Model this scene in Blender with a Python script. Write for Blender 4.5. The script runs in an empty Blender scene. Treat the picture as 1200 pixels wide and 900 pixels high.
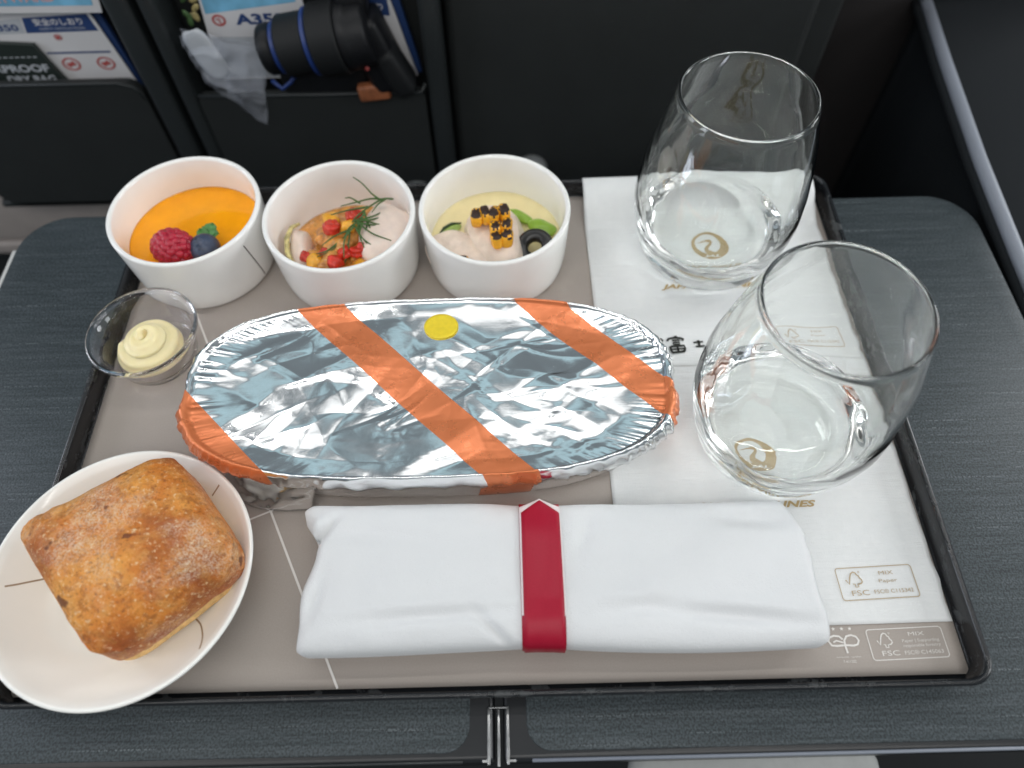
import bpy, bmesh, math, random
import numpy as np
from mathutils import Vector, Matrix

# All coordinates below are written in centimetres (x right, y away from the viewer,
# z up, z = 0 on the tray's paper mat) and stored in metres.
S = 0.01
random.seed(7)
scn = bpy.context.scene
COL = scn.collection

# ------------------------------------------------------------------ camera
def camera():
    p, ro, ya = math.radians(58.7715), math.radians(-1.4869), math.radians(-0.0658)
    f = Vector((math.sin(ya) * math.cos(p), math.cos(ya) * math.cos(p), -math.sin(p)))
    r = Vector((math.cos(ya), -math.sin(ya), 0))
    u = r.cross(f)
    r2 = r * math.cos(ro) + u * math.sin(ro)
    u2 = -r * math.sin(ro) + u * math.cos(ro)
    cd = bpy.data.cameras.new('camera')
    cd.sensor_width = 36
    cd.lens = 25.482
    cd.clip_start = 0.01
    cd.clip_end = 50
    cd.dof.use_dof = True
    cd.dof.focus_distance = 0.31
    cd.dof.aperture_fstop = 5.5
    o = bpy.data.objects.new('camera', cd)
    m = Matrix((r2, u2, -f)).transposed().to_4x4()
    m.translation = (0, 0, 0.30)
    o.matrix_world = m
    COL.objects.link(o)
    scn.camera = o
camera()

# ------------------------------------------------------------------ world, lamps, exposure
w = bpy.data.worlds.new('World'); scn.world = w; w.use_nodes = True
w.node_tree.nodes['Background'].inputs[0].default_value = (0.56, 0.66, 0.72, 1)
w.node_tree.nodes['Background'].inputs[1].default_value = 0.28

def area(name, loc, target, sx, sy, radiance, color):
    d = bpy.data.lights.new(name, 'AREA'); d.shape = 'RECTANGLE'
    d.size, d.size_y = sx * S, sy * S
    d.energy = radiance * math.pi * sx * sy * S * S
    d.color = color
    o = bpy.data.objects.new(name, d); COL.objects.link(o)
    o.location = Vector(loc) * S
    o.rotation_euler = (Vector(target) - Vector(loc)).to_track_quat('-Z', 'Y').to_euler()
    return o
# split ceiling light, added rear fill and glint strips, a window to each side
for lx, lw in ((-90, 80), (14, 96), (115, 76)):                                   # ceiling light split into made-up panels and gaps to pattern foil reflections
    for ly, hy_, rad, cl in ((30, 24, 0.95, (1.0, 0.99, 0.97)), (74, 26, 1.0, (1.0, 0.99, 0.97)), (116, 26, 0.50, (0.55, 0.86, 0.95))):
        area('reflection_panel', (lx, ly, 140), (lx, ly, 0), lw, hy_, rad, cl)
area('rear_fill', (0, -75, 112), (0, 14, 0), 200, 60, 1.75, (1.0, 0.985, 0.96))  # added fill, low behind the viewer, brightens the front faces
area('glint_strip', (0, 52, 128), (0, 20, 0), 240, 1.6, 34.0, (1.0, 0.99, 0.97))  # narrow strip added for glints on foil folds and glass rims
area('glint_strip', (-10, -35, 108), (0, 15, 0), 200, 1.6, 34.0, (1.0, 0.98, 0.95))  # second added strip, behind the viewer, for the same glints
for wx, wy, rad, cl in ((112, 62, 12.5, (0.96, 0.98, 1.0)), (112, 0, 11.5, (0.96, 0.98, 1.0)), (-118, 48, 8.0, (0.84, 0.89, 1.0)), (-118, -14, 8.0, (0.84, 0.89, 1.0))):
    area('window_light', (wx, wy, 46), (0, 18, 5), 26, 38, rad, cl)

vs = scn.view_settings
vs.view_transform = 'Standard'; vs.look = 'None'; vs.gamma = 1; vs.exposure = 0.0
vs.use_curve_mapping = False
cy = scn.cycles
cy.use_denoising = True
cy.max_bounces = 48; cy.transmission_bounces = 48; cy.transparent_max_bounces = 16
cy.glossy_bounces = 8; cy.diffuse_bounces = 5
cy.caustics_refractive = True; cy.caustics_reflective = True
cy.blur_glossy = 0.0
cy.sample_clamp_indirect = 0.0

# ------------------------------------------------------------------ materials
class NT:
    def __init__(self, name):
        self.m = bpy.data.materials.new(name); self.m.use_nodes = True
        self.t = self.m.node_tree
        self.b = self.t.nodes['Principled BSDF']
        self.out = self.t.nodes['Material Output']
    def n(self, typ, **kw):
        nd = self.t.nodes.new(typ)
        for k, v in kw.items():
            if hasattr(nd, k): setattr(nd, k, v)
            else: nd.inputs[k].default_value = v
        return nd
    def l(self, a, b): self.t.links.new(a, b)
    def coord(self, scale=(1, 1, 1), rot=(0, 0, 0), loc=(0, 0, 0)):
        tc = self.n('ShaderNodeTexCoord'); mp = self.n('ShaderNodeMapping')
        mp.inputs['Scale'].default_value = scale; mp.inputs['Rotation'].default_value = rot
        mp.inputs['Location'].default_value = loc
        self.l(tc.outputs['Object'], mp.inputs['Vector'])
        return mp.outputs['Vector']
    def noise(self, vec, scale, detail=4, rough=0.55, dist=0.0):
        nd = self.n('ShaderNodeTexNoise')
        nd.inputs['Scale'].default_value = scale; nd.inputs['Detail'].default_value = detail
        nd.inputs['Roughness'].default_value = rough; nd.inputs['Distortion'].default_value = dist
        self.l(vec, nd.inputs['Vector']); return nd.outputs['Fac']
    def ramp(self, fac, stops, interp='LINEAR'):
        nd = self.n('ShaderNodeValToRGB'); cr = nd.color_ramp; cr.interpolation = interp
        while len(cr.elements) < len(stops): cr.elements.new(0.5)
        for e, (p, c) in zip(cr.elements, stops):
            e.position = p
            e.color = (c, c, c, 1) if isinstance(c, (int, float)) else (*c, 1)
        self.l(fac, nd.inputs['Fac']); return nd.outputs['Color']
    def mix(self, fac, a, b, mode='MIX'):
        nd = self.n('ShaderNodeMix'); nd.data_type = 'RGBA'; nd.blend_type = mode
        for v, i in ((fac, 0), (a, 6), (b, 7)):
            if isinstance(v, (int, float)): nd.inputs[i].default_value = v
            elif isinstance(v, tuple): nd.inputs[i].default_value = (*v, 1)
            else: self.l(v, nd.inputs[i])
        return nd.outputs[2]
    def math(self, op, a, b=0.0):
        nd = self.n('ShaderNodeMath', operation=op)
        for v, i in ((a, 0), (b, 1)):
            if isinstance(v, (int, float)): nd.inputs[i].default_value = v
            else: self.l(v, nd.inputs[i])
        return nd.outputs[0]
    def bump(self, h, strength=0.3, dist=0.001):
        nd = self.n('ShaderNodeBump'); nd.inputs['Strength'].default_value = strength
        nd.inputs['Distance'].default_value = dist
        self.l(h, nd.inputs['Height']); self.l(nd.outputs['Normal'], self.b.inputs['Normal'])
    def set(self, **kw):
        for k, v in kw.items():
            k = k.replace('_', ' ')
            i = self.b.inputs[k]
            if hasattr(v, 'default_value'): self.l(v, i)
            elif isinstance(v, tuple) and len(v) == 3 and i.type == 'RGBA': i.default_value = (*v, 1)
            else: i.default_value = v
        return self

def simple(name, col, rough=0.5, metal=0.0, sss=0.0, sssr=(0.3, 0.2, 0.1), sscale=0.004, var=0.0, vscale=300, bump=0.0, bscale=500, bdist=0.0004, coat=0.0, spec=0.5):
    m = NT(name)
    m.set(Base_Color=col, Roughness=rough, Metallic=metal)
    m.b.inputs['Specular IOR Level'].default_value = spec
    if coat: m.set(Coat_Weight=coat, Coat_Roughness=0.08)
    if sss:
        m.set(Subsurface_Weight=sss, Subsurface_Scale=sscale); m.b.inputs['Subsurface Radius'].default_value = sssr
    v = m.coord()
    if var:
        f = m.noise(v, vscale, 5)
        lo = tuple(c * (1 - var) for c in col); hi = tuple(min(1, c * (1 + var)) for c in col)
        m.set(Base_Color=m.ramp(f, [(0.3, lo), (0.7, hi)]))
    if bump:
        m.bump(m.noise(v, bscale, 5), bump, bdist)
    return m.m

M = {}
M['porcelain'] = simple('porcelain', (0.87, 0.86, 0.835), 0.12, var=0.02, vscale=60)
M['plate'] = simple('plate_glaze', (0.88, 0.87, 0.83), 0.13, var=0.015, vscale=60)
M['line_print'] = simple('beige_print', (0.36, 0.27, 0.19), 0.4)
M['dark_line'] = simple('brown_print', (0.06, 0.045, 0.035), 0.4)

def m_laminate():
    m = NT('slate_laminate')
    s1 = m.noise(m.coord((16, 900, 1)), 1.0, 4, 0.65)
    s2 = m.noise(m.coord((45, 300, 1), loc=(3, 1, 0)), 1.0, 4, 0.6)
    d = m.noise(m.coord((1250, 1100, 1)), 1.0, 1, 0.4)
    thr = m.ramp(m.noise(m.coord((9, 700, 1), loc=(7, 3, 0)), 1.0, 2), [(0.62, 0.0), (0.70, 1.0)])
    col = m.ramp(s1, [(0.28, (0.030, 0.039, 0.044)), (0.52, (0.047, 0.060, 0.066)), (0.76, (0.073, 0.089, 0.097))])
    col = m.mix(m.ramp(s2, [(0.45, 0.0), (0.75, 0.45)]), col, (0.085, 0.100, 0.112))
    fine = m.ramp(d, [(0.36, 0.48), (0.64, 1.12)])
    col = m.mix(1.0, col, fine, 'MULTIPLY')
    dots = m.math('MULTIPLY', thr, m.ramp(d, [(0.47, 0.0), (0.56, 1.0)]))
    col = m.mix(dots, col, (0.125, 0.145, 0.155))
    m.set(Base_Color=col, Roughness=0.45); m.b.inputs['Specular IOR Level'].default_value = 0.30
    m.bump(m.math('ADD', m.math('MULTIPLY', s1, 0.7), m.math('MULTIPLY', d, 0.6)), 0.4, 0.0003)
    return m.m
M['laminate'] = m_laminate()
M['bezel'] = simple('black_bezel_plastic', (0.012, 0.013, 0.015), 0.32, bump=0.1, bscale=900)
M['steel'] = simple('worn_steel', (0.42, 0.42, 0.42), 0.3, 1.0, var=0.25, vscale=400)
M['pale_arm'] = simple('pale_arm_plastic', (0.55, 0.55, 0.53), 0.4)

def m_tray():
    m = NT('black_tray_plastic')
    v = m.coord((70, 70, 160)); sc = m.ramp(m.noise(v, 1.0, 5, 0.7), [(0.55, 0.0), (0.62, 1.0)])
    f = m.noise(m.coord(), 900, 3)
    m.set(Base_Color=m.mix(sc, (0.011, 0.012, 0.014), (0.045, 0.048, 0.05)), Roughness=m.ramp(sc, [(0, 0.22), (1, 0.5)]))
    m.bump(m.math('ADD', f, sc), 0.12, 0.0003)
    return m.m
M['tray'] = m_tray()

def m_mat():
    m = NT('taupe_mat_paper')
    v = m.coord(); f = m.noise(v, 1500, 3); g = m.noise(v, 25, 3)
    col = m.mix(f, (0.318, 0.278, 0.246), (0.392, 0.345, 0.310))
    col = m.mix(m.ramp(g, [(0.3, 0.0), (0.8, 0.25)]), col, (0.39, 0.352, 0.325))
    m.set(Base_Color=col, Roughness=0.62); m.b.inputs['Specular IOR Level'].default_value = 0.35
    m.bump(f, 0.1, 0.0001)
    return m.m
M['mat'] = m_mat()
M['white_print'] = simple('white_print', (0.72, 0.69, 0.66), 0.6)
M['gold_print'] = simple('gold_print', (0.40, 0.28, 0.12), 0.5)
M['tan_print'] = simple('tan_print', (0.44, 0.34, 0.22), 0.6)
M['ink'] = simple('black_ink', (0.025, 0.027, 0.022), 0.7)

def m_napkin():
    m = NT('embossed_napkin_paper')
    v = m.coord((260, 260, 1)); f = m.noise(v, 1.0, 3)
    x = m.coord((2600, 240, 1)); y = m.coord((240, 2600, 1))
    wv = m.math('ADD', m.noise(x, 1.0, 2), m.noise(y, 1.0, 2))
    rp = m.noise(m.coord((55, 420, 1)), 1.0, 3, 0.5, 0.4)
    m.set(Base_Color=m.mix(f, (0.69, 0.70, 0.70), (0.745, 0.75, 0.745)), Roughness=0.85)
    m.b.inputs['Specular IOR Level'].default_value = 0.2
    m.bump(m.math('ADD', m.math('MULTIPLY', wv, 0.35), rp), 0.5, 0.0006)
    return m.m
M['napkin'] = m_napkin()

def m_cloth():
    m = NT('white_cotton')
    a = m.noise(m.coord((3200, 900, 900)), 1.0, 2); b = m.noise(m.coord((900, 3200, 3200)), 1.0, 2)
    g = m.noise(m.coord(), 45, 3)
    m.set(Base_Color=m.mix(g, (0.69, 0.70, 0.71), (0.73, 0.735, 0.74)), Roughness=0.95, Sheen_Weight=0.25, Sheen_Roughness=0.5)
    m.b.inputs['Specular IOR Level'].default_value = 0.15
    h = m.math('ADD', m.math('MULTIPLY', m.math('ADD', a, b), 0.55), m.math('MULTIPLY', g, 1.6))
    m.bump(h, 0.45, 0.0008)
    return m.m
M['cloth'] = m_cloth()

def m_band():
    m = NT('crimson_paper')
    f = m.noise(m.coord(), 1400, 4); g = m.noise(m.coord((160, 30, 30)), 1.0, 4)
    col = m.mix(f, (0.31, 0.004, 0.022), (0.38, 0.009, 0.032))
    m.set(Base_Color=col, Roughness=m.ramp(g, [(0.3, 0.33), (0.7, 0.48)])); m.bump(f, 0.08, 0.0001); m.b.inputs['Specular IOR Level'].default_value = 0.28
    return m.m
M['band'] = m_band()
M['paper_edge'] = simple('white_paper_edge', (0.75, 0.68, 0.68), 0.7)

def m_foil(name, col, rough, metal, coat=0.0):
    m = NT(name)
    v = m.coord((60, 2600, 300)); br = m.noise(v, 1.0, 3)
    g = m.noise(m.coord(), 150, 4, 0.6); cr = m.noise(m.coord((1, 1, 1)), 420, 3, 0.6, 0.8)
    m.set(Base_Color=col, Metallic=metal, Roughness=m.ramp(g, [(0.3, rough * 0.75), (0.75, rough * 1.35)]))
    if coat: m.set(Coat_Weight=coat, Coat_Roughness=0.15)
    h = m.math('ADD', m.math('MULTIPLY', br, 0.18), m.math('MULTIPLY', cr, 0.5))
    m.bump(h, 0.05, 0.0006)
    return m.m
M['foil'] = m_foil('aluminium_foil', (0.93, 0.94, 0.95), 0.14, 1.0)
M['orange_foil'] = m_foil('orange_printed_foil', (0.74, 0.215, 0.080), 0.30, 0.42, 0.08)
M['yellow'] = simple('yellow_sticker_paper', (0.80, 0.60, 0.02), 0.45, var=0.06, vscale=500)

def m_bread():
    m = NT('bread_crust')
    v = m.coord()
    big = m.noise(v, 30, 4, 0.55); mid = m.noise(v, 150, 5, 0.65); fin = m.noise(v, 620, 5, 0.7); sp = m.noise(v, 1300, 3, 0.6)
    col = m.ramp(big, [(0.36, (0.80, 0.34, 0.064)), (0.48, (0.64, 0.205, 0.028)), (0.61, (0.37, 0.092, 0.018))])
    col = m.mix(m.ramp(mid, [(0.46, 0.0), (0.66, 0.6)]), col, (0.68, 0.34, 0.09))
    col = m.mix(m.ramp(m.noise(m.coord(loc=(1, 7, 2)), 240, 4, 0.65), [(0.52, 0.0), (0.66, 0.75)]), col, (0.38, 0.12, 0.022))
    col = m.mix(m.ramp(fin, [(0.57, 0.0), (0.67, 0.8)]), col, (0.86, 0.66, 0.40))
    col = m.mix(m.ramp(fin, [(0.34, 0.75), (0.45, 0.0)]), col, (0.26, 0.075, 0.016))
    flour = m.math('MULTIPLY', m.ramp(m.noise(m.coord(loc=(3, 5, 1)), 46, 3), [(0.47, 0.0), (0.66, 1.0)]), m.ramp(sp, [(0.44, 0.1), (0.58, 1.0)]))
    col = m.mix(m.math('MULTIPLY', flour, 0.5), col, (0.80, 0.70, 0.57))
    dark = m.ramp(m.noise(m.coord(loc=(9, 2, 4)), 105, 2), [(0.685, 0.0), (0.72, 0.85)])
    col = m.mix(dark, col, (0.14, 0.035, 0.012))
    m.set(Base_Color=col, Roughness=0.48, Subsurface_Weight=0.0)
    m.b.inputs['Specular IOR Level'].default_value = 0.35
    h = m.math('ADD', m.math('MULTIPLY', fin, 0.8), m.math('MULTIPLY', mid, 0.6))
    m.bump(h, 0.8, 0.0014)
    return m.m
M['bread'] = m_bread()
M['bread_side'] = simple('bread_pale_crust', (0.66, 0.42, 0.17), 0.75, var=0.25, vscale=350, bump=0.5, bscale=600, bdist=0.001)

def m_glass(name, ior, col=(1, 1, 1)):
    m = NT(name); m.set(Base_Color=col, Roughness=0.0, IOR=ior, Transmission_Weight=1.0); return m.m
M['glass'] = m_glass('clear_glass', 1.5, (0.985, 1.0, 0.985))
M['water'] = m_glass('water', 1.333)
M['clear_plastic'] = m_glass('clear_plastic', 1.45, (0.97, 0.965, 0.985))
M['butter'] = simple('piped_butter', (0.88, 0.76, 0.44), 0.33, sss=0.35, sssr=(1.0, 0.8, 0.4), sscale=0.003, var=0.03, vscale=200)
M['custard'] = simple('orange_custard', (0.95, 0.37, 0.004), 0.14, sss=0.2, sssr=(1.0, 0.5, 0.1), sscale=0.003, var=0.08, vscale=80, coat=0.15, spec=0.3)
M['raspberry'] = simple('raspberry_flesh', (0.40, 0.012, 0.035), 0.30, sss=0.25, sssr=(1.0, 0.1, 0.1), sscale=0.002, var=0.2, vscale=400)
M['blueberry'] = simple('blueberry_bloom', (0.040, 0.055, 0.095), 0.42, var=0.5, vscale=220)
M['mint'] = simple('mint_green', (0.08, 0.235, 0.055), 0.45, var=0.25, vscale=300, bump=0.3, bscale=400)
M['fish'] = simple('pale_fish_flesh', (0.80, 0.66, 0.57), 0.32, sss=0.25, sssr=(1.0, 0.5, 0.3), sscale=0.003, var=0.08, vscale=180, bump=0.35, bscale=220, bdist=0.001)
M['fish_skin'] = simple('yellow_skin_edge', (0.55, 0.47, 0.20), 0.4, var=0.6, vscale=500)
M['paprika'] = simple('paprika_dust', (0.34, 0.07, 0.02), 0.8)
M['red_dice'] = simple('red_pepper', (0.58, 0.030, 0.014), 0.26, sss=0.15, sssr=(1, .1, .05), var=0.35, vscale=350, bump=0.4, bscale=450, bdist=0.0008, coat=0.15)
M['yellow_dice'] = simple('yellow_pepper', (0.80, 0.38, 0.03), 0.26, sss=0.2, sssr=(1, .6, .1), var=0.25, vscale=350, bump=0.4, bscale=450, bdist=0.0008, coat=0.15)
M['jelly'] = simple('orange_jelly', (0.80, 0.30, 0.06), 0.10, sss=0.4, sssr=(1.0, 0.5, 0.2), sscale=0.004, var=0.55, vscale=260, bump=0.9, bscale=330, bdist=0.0022, coat=0.8)
M['roe'] = simple('red_roe', (0.55, 0.035, 0.012), 0.12, sss=0.2, coat=0.4)
M['dill'] = simple('dill_green', (0.050, 0.115, 0.022), 0.5)
M['sauce'] = simple('pale_yellow_sauce', (0.84, 0.72, 0.40), 0.22, sss=0.2, sssr=(1, .8, .4), var=0.05, vscale=120)
M['chicken'] = simple('poached_chicken', (0.80, 0.67, 0.57), 0.40, sss=0.2, sssr=(1, .6, .4), var=0.12, vscale=160, bump=0.5, bscale=300, bdist=0.0012)
M['corn'] = simple('corn_kernel', (0.82, 0.40, 0.025), 0.22, sss=0.2, sssr=(1, .6, .1), var=0.15, vscale=300)
M['char'] = simple('grill_char', (0.030, 0.012, 0.006), 0.6, var=0.5, vscale=500)
M['olive'] = simple('black_olive', (0.014, 0.013, 0.013), 0.28, var=0.2, vscale=200)
M['edamame'] = simple('edamame_green', (0.26, 0.43, 0.045), 0.30, sss=0.15, var=0.12, vscale=250)
M['cucumber'] = simple('cucumber_green', (0.30, 0.42, 0.10), 0.3, var=0.3, vscale=300)
M['rind'] = simple('dark_rind', (0.02, 0.045, 0.012), 0.4)
M['pepper_speck'] = simple('black_pepper', (0.02, 0.015, 0.01), 0.7)

M['seat'] = simple('dark_seat_shell', (0.0088, 0.0108, 0.0108), 0.65, var=0.12, vscale=40, bump=0.12, bscale=1100)
M['seat_rib'] = simple('charcoal_rib', (0.013, 0.016, 0.017), 0.45, bump=0.1, bscale=1100)
M['seat_brown'] = simple('dark_brown_panel', (0.010, 0.0075, 0.0075), 0.7)
M['shell'] = simple('greige_shell', (0.30, 0.265, 0.245), 0.6, var=0.06, vscale=60)
M['trim'] = simple('silver_trim', (0.20, 0.22, 0.26), 0.45)
M['console'] = simple('console_plastic', (0.010, 0.012, 0.014), 0.85, spec=0.15)
M['carpet'] = simple('dark_carpet', (0.010, 0.011, 0.012), 0.9)
M['cushion'] = simple('pale_grey_cushion', (0.42, 0.43, 0.42), 0.8, var=0.05, vscale=200)
M['card'] = simple('card_white', (0.62, 0.61, 0.62), 0.35)
M['card_grey'] = simple('card_grey', (0.42, 0.44, 0.47), 0.35)
M['card_blue'] = simple('card_navy', (0.022, 0.052, 0.16), 0.35)
M['card_sky'] = simple('card_sky_blue', (0.16, 0.40, 0.58), 0.35, var=0.35, vscale=45)
M['card_red'] = simple('card_red', (0.42, 0.075, 0.070), 0.4)
M['card_pink'] = simple('card_pink', (0.62, 0.36, 0.36), 0.4)
M['pouch'] = simple('dark_green_pouch', (0.012, 0.019, 0.016), 0.5)
M['lens'] = simple('lens_black', (0.006, 0.0065, 0.008), 0.45, var=0.2, vscale=300, spec=0.3)
M['lens_rub'] = simple('lens_rubber', (0.007, 0.008, 0.009), 0.6, spec=0.3)
M['blue_ring'] = simple('blue_ring', (0.012, 0.035, 0.16), 0.4)
M['leather'] = simple('brown_leather', (0.25, 0.085, 0.035), 0.5, var=0.3, vscale=200)
M['gold_leaf'] = simple('gold_leaf_print', (0.34, 0.28, 0.12), 0.4, var=0.6, vscale=250)
M['leaf_green'] = simple('leaf_green_print', (0.05, 0.10, 0.035), 0.4, var=0.5, vscale=200)
M['knob'] = simple('grey_knob', (0.15, 0.16, 0.16), 0.4)
def m_bag():
    m = NT('clear_bag_film')
    m.set(Base_Color=(0.72, 0.76, 0.86), Roughness=0.10, Alpha=0.17); m.b.inputs['Specular IOR Level'].default_value = 0.9
    return m.m
M['bag'] = m_bag()

# ------------------------------------------------------------------ object helpers
def world_of(o):
    v = Vector((0, 0, 0))
    while o is not None:
        v += o.location; o = o.parent
    return v
def empty(name, label, cat, base, group=None):
    o = bpy.data.objects.new(name, None); COL.objects.link(o)
    o.location = Vector(base) * S
    o.empty_display_size = 0.01
    tag(o, label, cat, group); return o
def tag(o, label, cat, group=None):
    o['label'] = label; o['category'] = cat
    if group: o['group'] = group
    return o
def mesh(name, V, F, m, parent=None, base=None, smooth=True, mats=None, midx=None, solid=0.0, label=None, kind=None, sub=0):
    """V in world centimetres; linked as one mesh object under parent (or at base)."""
    V = np.asarray(V, float)
    org = (world_of(parent) / S) if parent is not None else Vector(base if base is not None else (0, 0, 0))
    me = bpy.data.meshes.new(name)
    me.from_pydata(((V - np.array(org)) * S).tolist(), [], [list(map(int, f)) for f in F])
    me.update()
    for mm in (mats or [m]): me.materials.append(M[mm] if isinstance(mm, str) else mm)
    if midx is not None: me.polygons.foreach_set('material_index', np.asarray(midx, dtype=np.int32))
    if smooth: me.polygons.foreach_set('use_smooth', [True] * len(me.polygons))
    bm = bmesh.new(); bm.from_mesh(me)
    if solid == 0: bmesh.ops.recalc_face_normals(bm, faces=bm.faces)
    bm.to_mesh(me); bm.free()
    o = bpy.data.objects.new(name, me); COL.objects.link(o)
    if parent is not None: o.parent = parent
    else: o.location = org * S
    if solid:
        md = o.modifiers.new('thickness', 'SOLIDIFY'); md.thickness = solid * S; md.offset = -1
    if sub:
        md = o.modifiers.new('smooth', 'SUBSURF'); md.levels = sub; md.render_levels = sub
    if label: o['label'] = label
    if kind: o['kind'] = kind
    return o

def loft(rings, close=True, cap0=False, cap1=False):
    """rings: list of (n,3) arrays -> verts, faces"""
    n = len(rings[0]); V = np.concatenate([np.asarray(r, float) for r in rings]); F = []
    m = n if close else n - 1
    for i in range(len(rings) - 1):
        for j in range(m):
            k = (j + 1) % n
            F.append((i * n + j, i * n + k, (i + 1) * n + k, (i + 1) * n + j))
    if cap0: F.append(tuple(range(n - 1, -1, -1)))
    if cap1: F.append(tuple(range((len(rings) - 1) * n, len(rings) * n)))
    return V, F
def lathe(profile, c, n=96, cap0=True, cap1=True, wob=None):
    th = np.linspace(0, 2 * np.pi, n, endpoint=False); rings = []
    for r, z in profile:
        rings.append(np.stack([c[0] + r * np.cos(th), c[1] + r * np.sin(th), np.full(n, c[2] + z)], -1))
    return loft(rings, True, cap0, cap1)
def smooth_prof(pts, n=6):
    """Catmull-Rom through profile points"""
    P = [np.array(p, float) for p in pts]; P = [2 * P[0] - P[1]] + P + [2 * P[-1] - P[-2]]; out = []
    for i in range(1, len(P) - 2):
        for k in range(n):
            t = k / n
            out.append(0.5 * (2 * P[i] + (P[i + 1] - P[i - 1]) * t + (2 * P[i - 1] - 5 * P[i] + 4 * P[i + 1] - P[i + 2]) * t * t + (3 * P[i] - P[i - 1] - 3 * P[i + 1] + P[i + 2]) * t ** 3))
    out.append(P[-2]); return [tuple(p) for p in out]
def rrect(x0, x1, y0, y1, r, z, n=8):
    rs = r if isinstance(r, (list, tuple)) else [r] * 4   # corners: (x1,y1),(x0,y1),(x0,y0),(x1,y0)
    out = []
    for (cx, cy, a0), rr in zip(((x1, y1, 0), (x0, y1, 90), (x0, y0, 180), (x1, y0, 270)), rs):
        sx = -1 if cx == x1 else 1; sy = -1 if cy == y1 else 1
        for k in range(n + 1):
            a = math.radians(a0 + 90 * k / n)
            out.append((cx + sx * rr + rr * math.cos(a), cy + sy * rr + rr * math.sin(a), z))
    return np.array(out)
def slab(x0, x1, y0, y1, r, z0, z1, bev=0.1, n=8):
    def sh(i, z):
        rr = [max(0.01, q - i) for q in (r if isinstance(r, (list, tuple)) else [r] * 4)]
        return rrect(x0 + i, x1 - i, y0 + i, y1 - i, rr, z, n)
    return loft([sh(bev, z0), sh(0, z0 + bev), sh(0, z1 - bev), sh(bev * 0.3, z1 - bev * 0.3), sh(bev, z1)], True, True, True)
def box(c, h, bev=0.15, rot=None):
    """bevelled box, c centre, h half sizes"""
    bm = bmesh.new(); bmesh.ops.create_cube(bm, size=2)
    for v in bm.verts: v.co = Vector((v.co.x * h[0], v.co.y * h[1], v.co.z * h[2]))
    if bev: bmesh.ops.bevel(bm, geom=bm.edges[:], offset=bev, segments=3, affect='EDGES', profile=0.5)
    R = rot if rot is not None else Matrix.Identity(3)
    V = [tuple(R @ v.co + Vector(c)) for v in bm.verts]; bm.verts.index_update()
    F = [[v.index for v in f.verts] for f in bm.faces]; bm.free(); return V, F
def join(parts):
    V, F, k = [], [], 0
    for v, f in parts:
        V += [tuple(p) for p in v]; F += [tuple(i + k for i in q) for q in f]; k += len(v)
    return V, F
def tube(pts, rad, n=8, cap=True):
    P = [Vector(p) for p in pts]; R = rad if isinstance(rad, (list, tuple)) else [rad] * len(P); rings = []
    up = Vector((0.13, 0.21, 0.97))
    for i, p in enumerate(P):
        d = (P[min(i + 1, len(P) - 1)] - P[max(i - 1, 0)]).normalized()
        a = d.cross(up)
        if a.length < 1e-3: a = d.cross(Vector((1, 0, 0)))
        a.normalize(); b = d.cross(a)
        rings.append(np.array([tuple(p + (a * math.cos(t) + b * math.sin(t)) * R[i]) for t in np.linspace(0, 2 * math.pi, n, endpoint=False)]))
    return loft(rings, True, cap, cap)
def rotz(V, ang, c):
    V = np.array(V, float); a = math.radians(ang); x = V[:, 0] - c[0]; y = V[:, 1] - c[1]
    V[:, 0] = c[0] + x * math.cos(a) - y * math.sin(a); V[:, 1] = c[1] + x * math.sin(a) + y * math.cos(a); return V
def hashn(i, j, seed):
    h = (i * 374761393 + j * 668265263 + seed * 974634777) & 0x7fffffff
    h = ((h ^ (h >> 13)) * 1274126177) & 0x7fffffff
    return ((h ^ (h >> 16)) & 0xffff) / 65535.0
def vn(x, y, seed=0):
    x = np.asarray(x, float); y = np.asarray(y, float)
    i = np.floor(x).astype(np.int64); j = np.floor(y).astype(np.int64); fx = x - i; fy = y - j
    fx = fx * fx * fx * (fx * (fx * 6 - 15) + 10); fy = fy * fy * fy * (fy * (fy * 6 - 15) + 10)
    a, b, c, d = hashn(i, j, seed), hashn(i + 1, j, seed), hashn(i, j + 1, seed), hashn(i + 1, j + 1, seed)
    return (a * (1 - fx) + b * fx) * (1 - fy) + (c * (1 - fx) + d * fx) * fy - 0.5
def fbm(x, y, seed=0, oct=4, gain=0.5):
    s, a = 0, 1.0
    for k in range(oct):
        s = s + a * vn(x * 2 ** k, y * 2 ** k, seed + k * 17); a *= gain
    return s
def grid(nx, ny):
    return [(j * nx + i, j * nx + i + 1, (j + 1) * nx + i + 1, (j + 1) * nx + i) for j in range(ny - 1) for i in range(nx - 1)]
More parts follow.
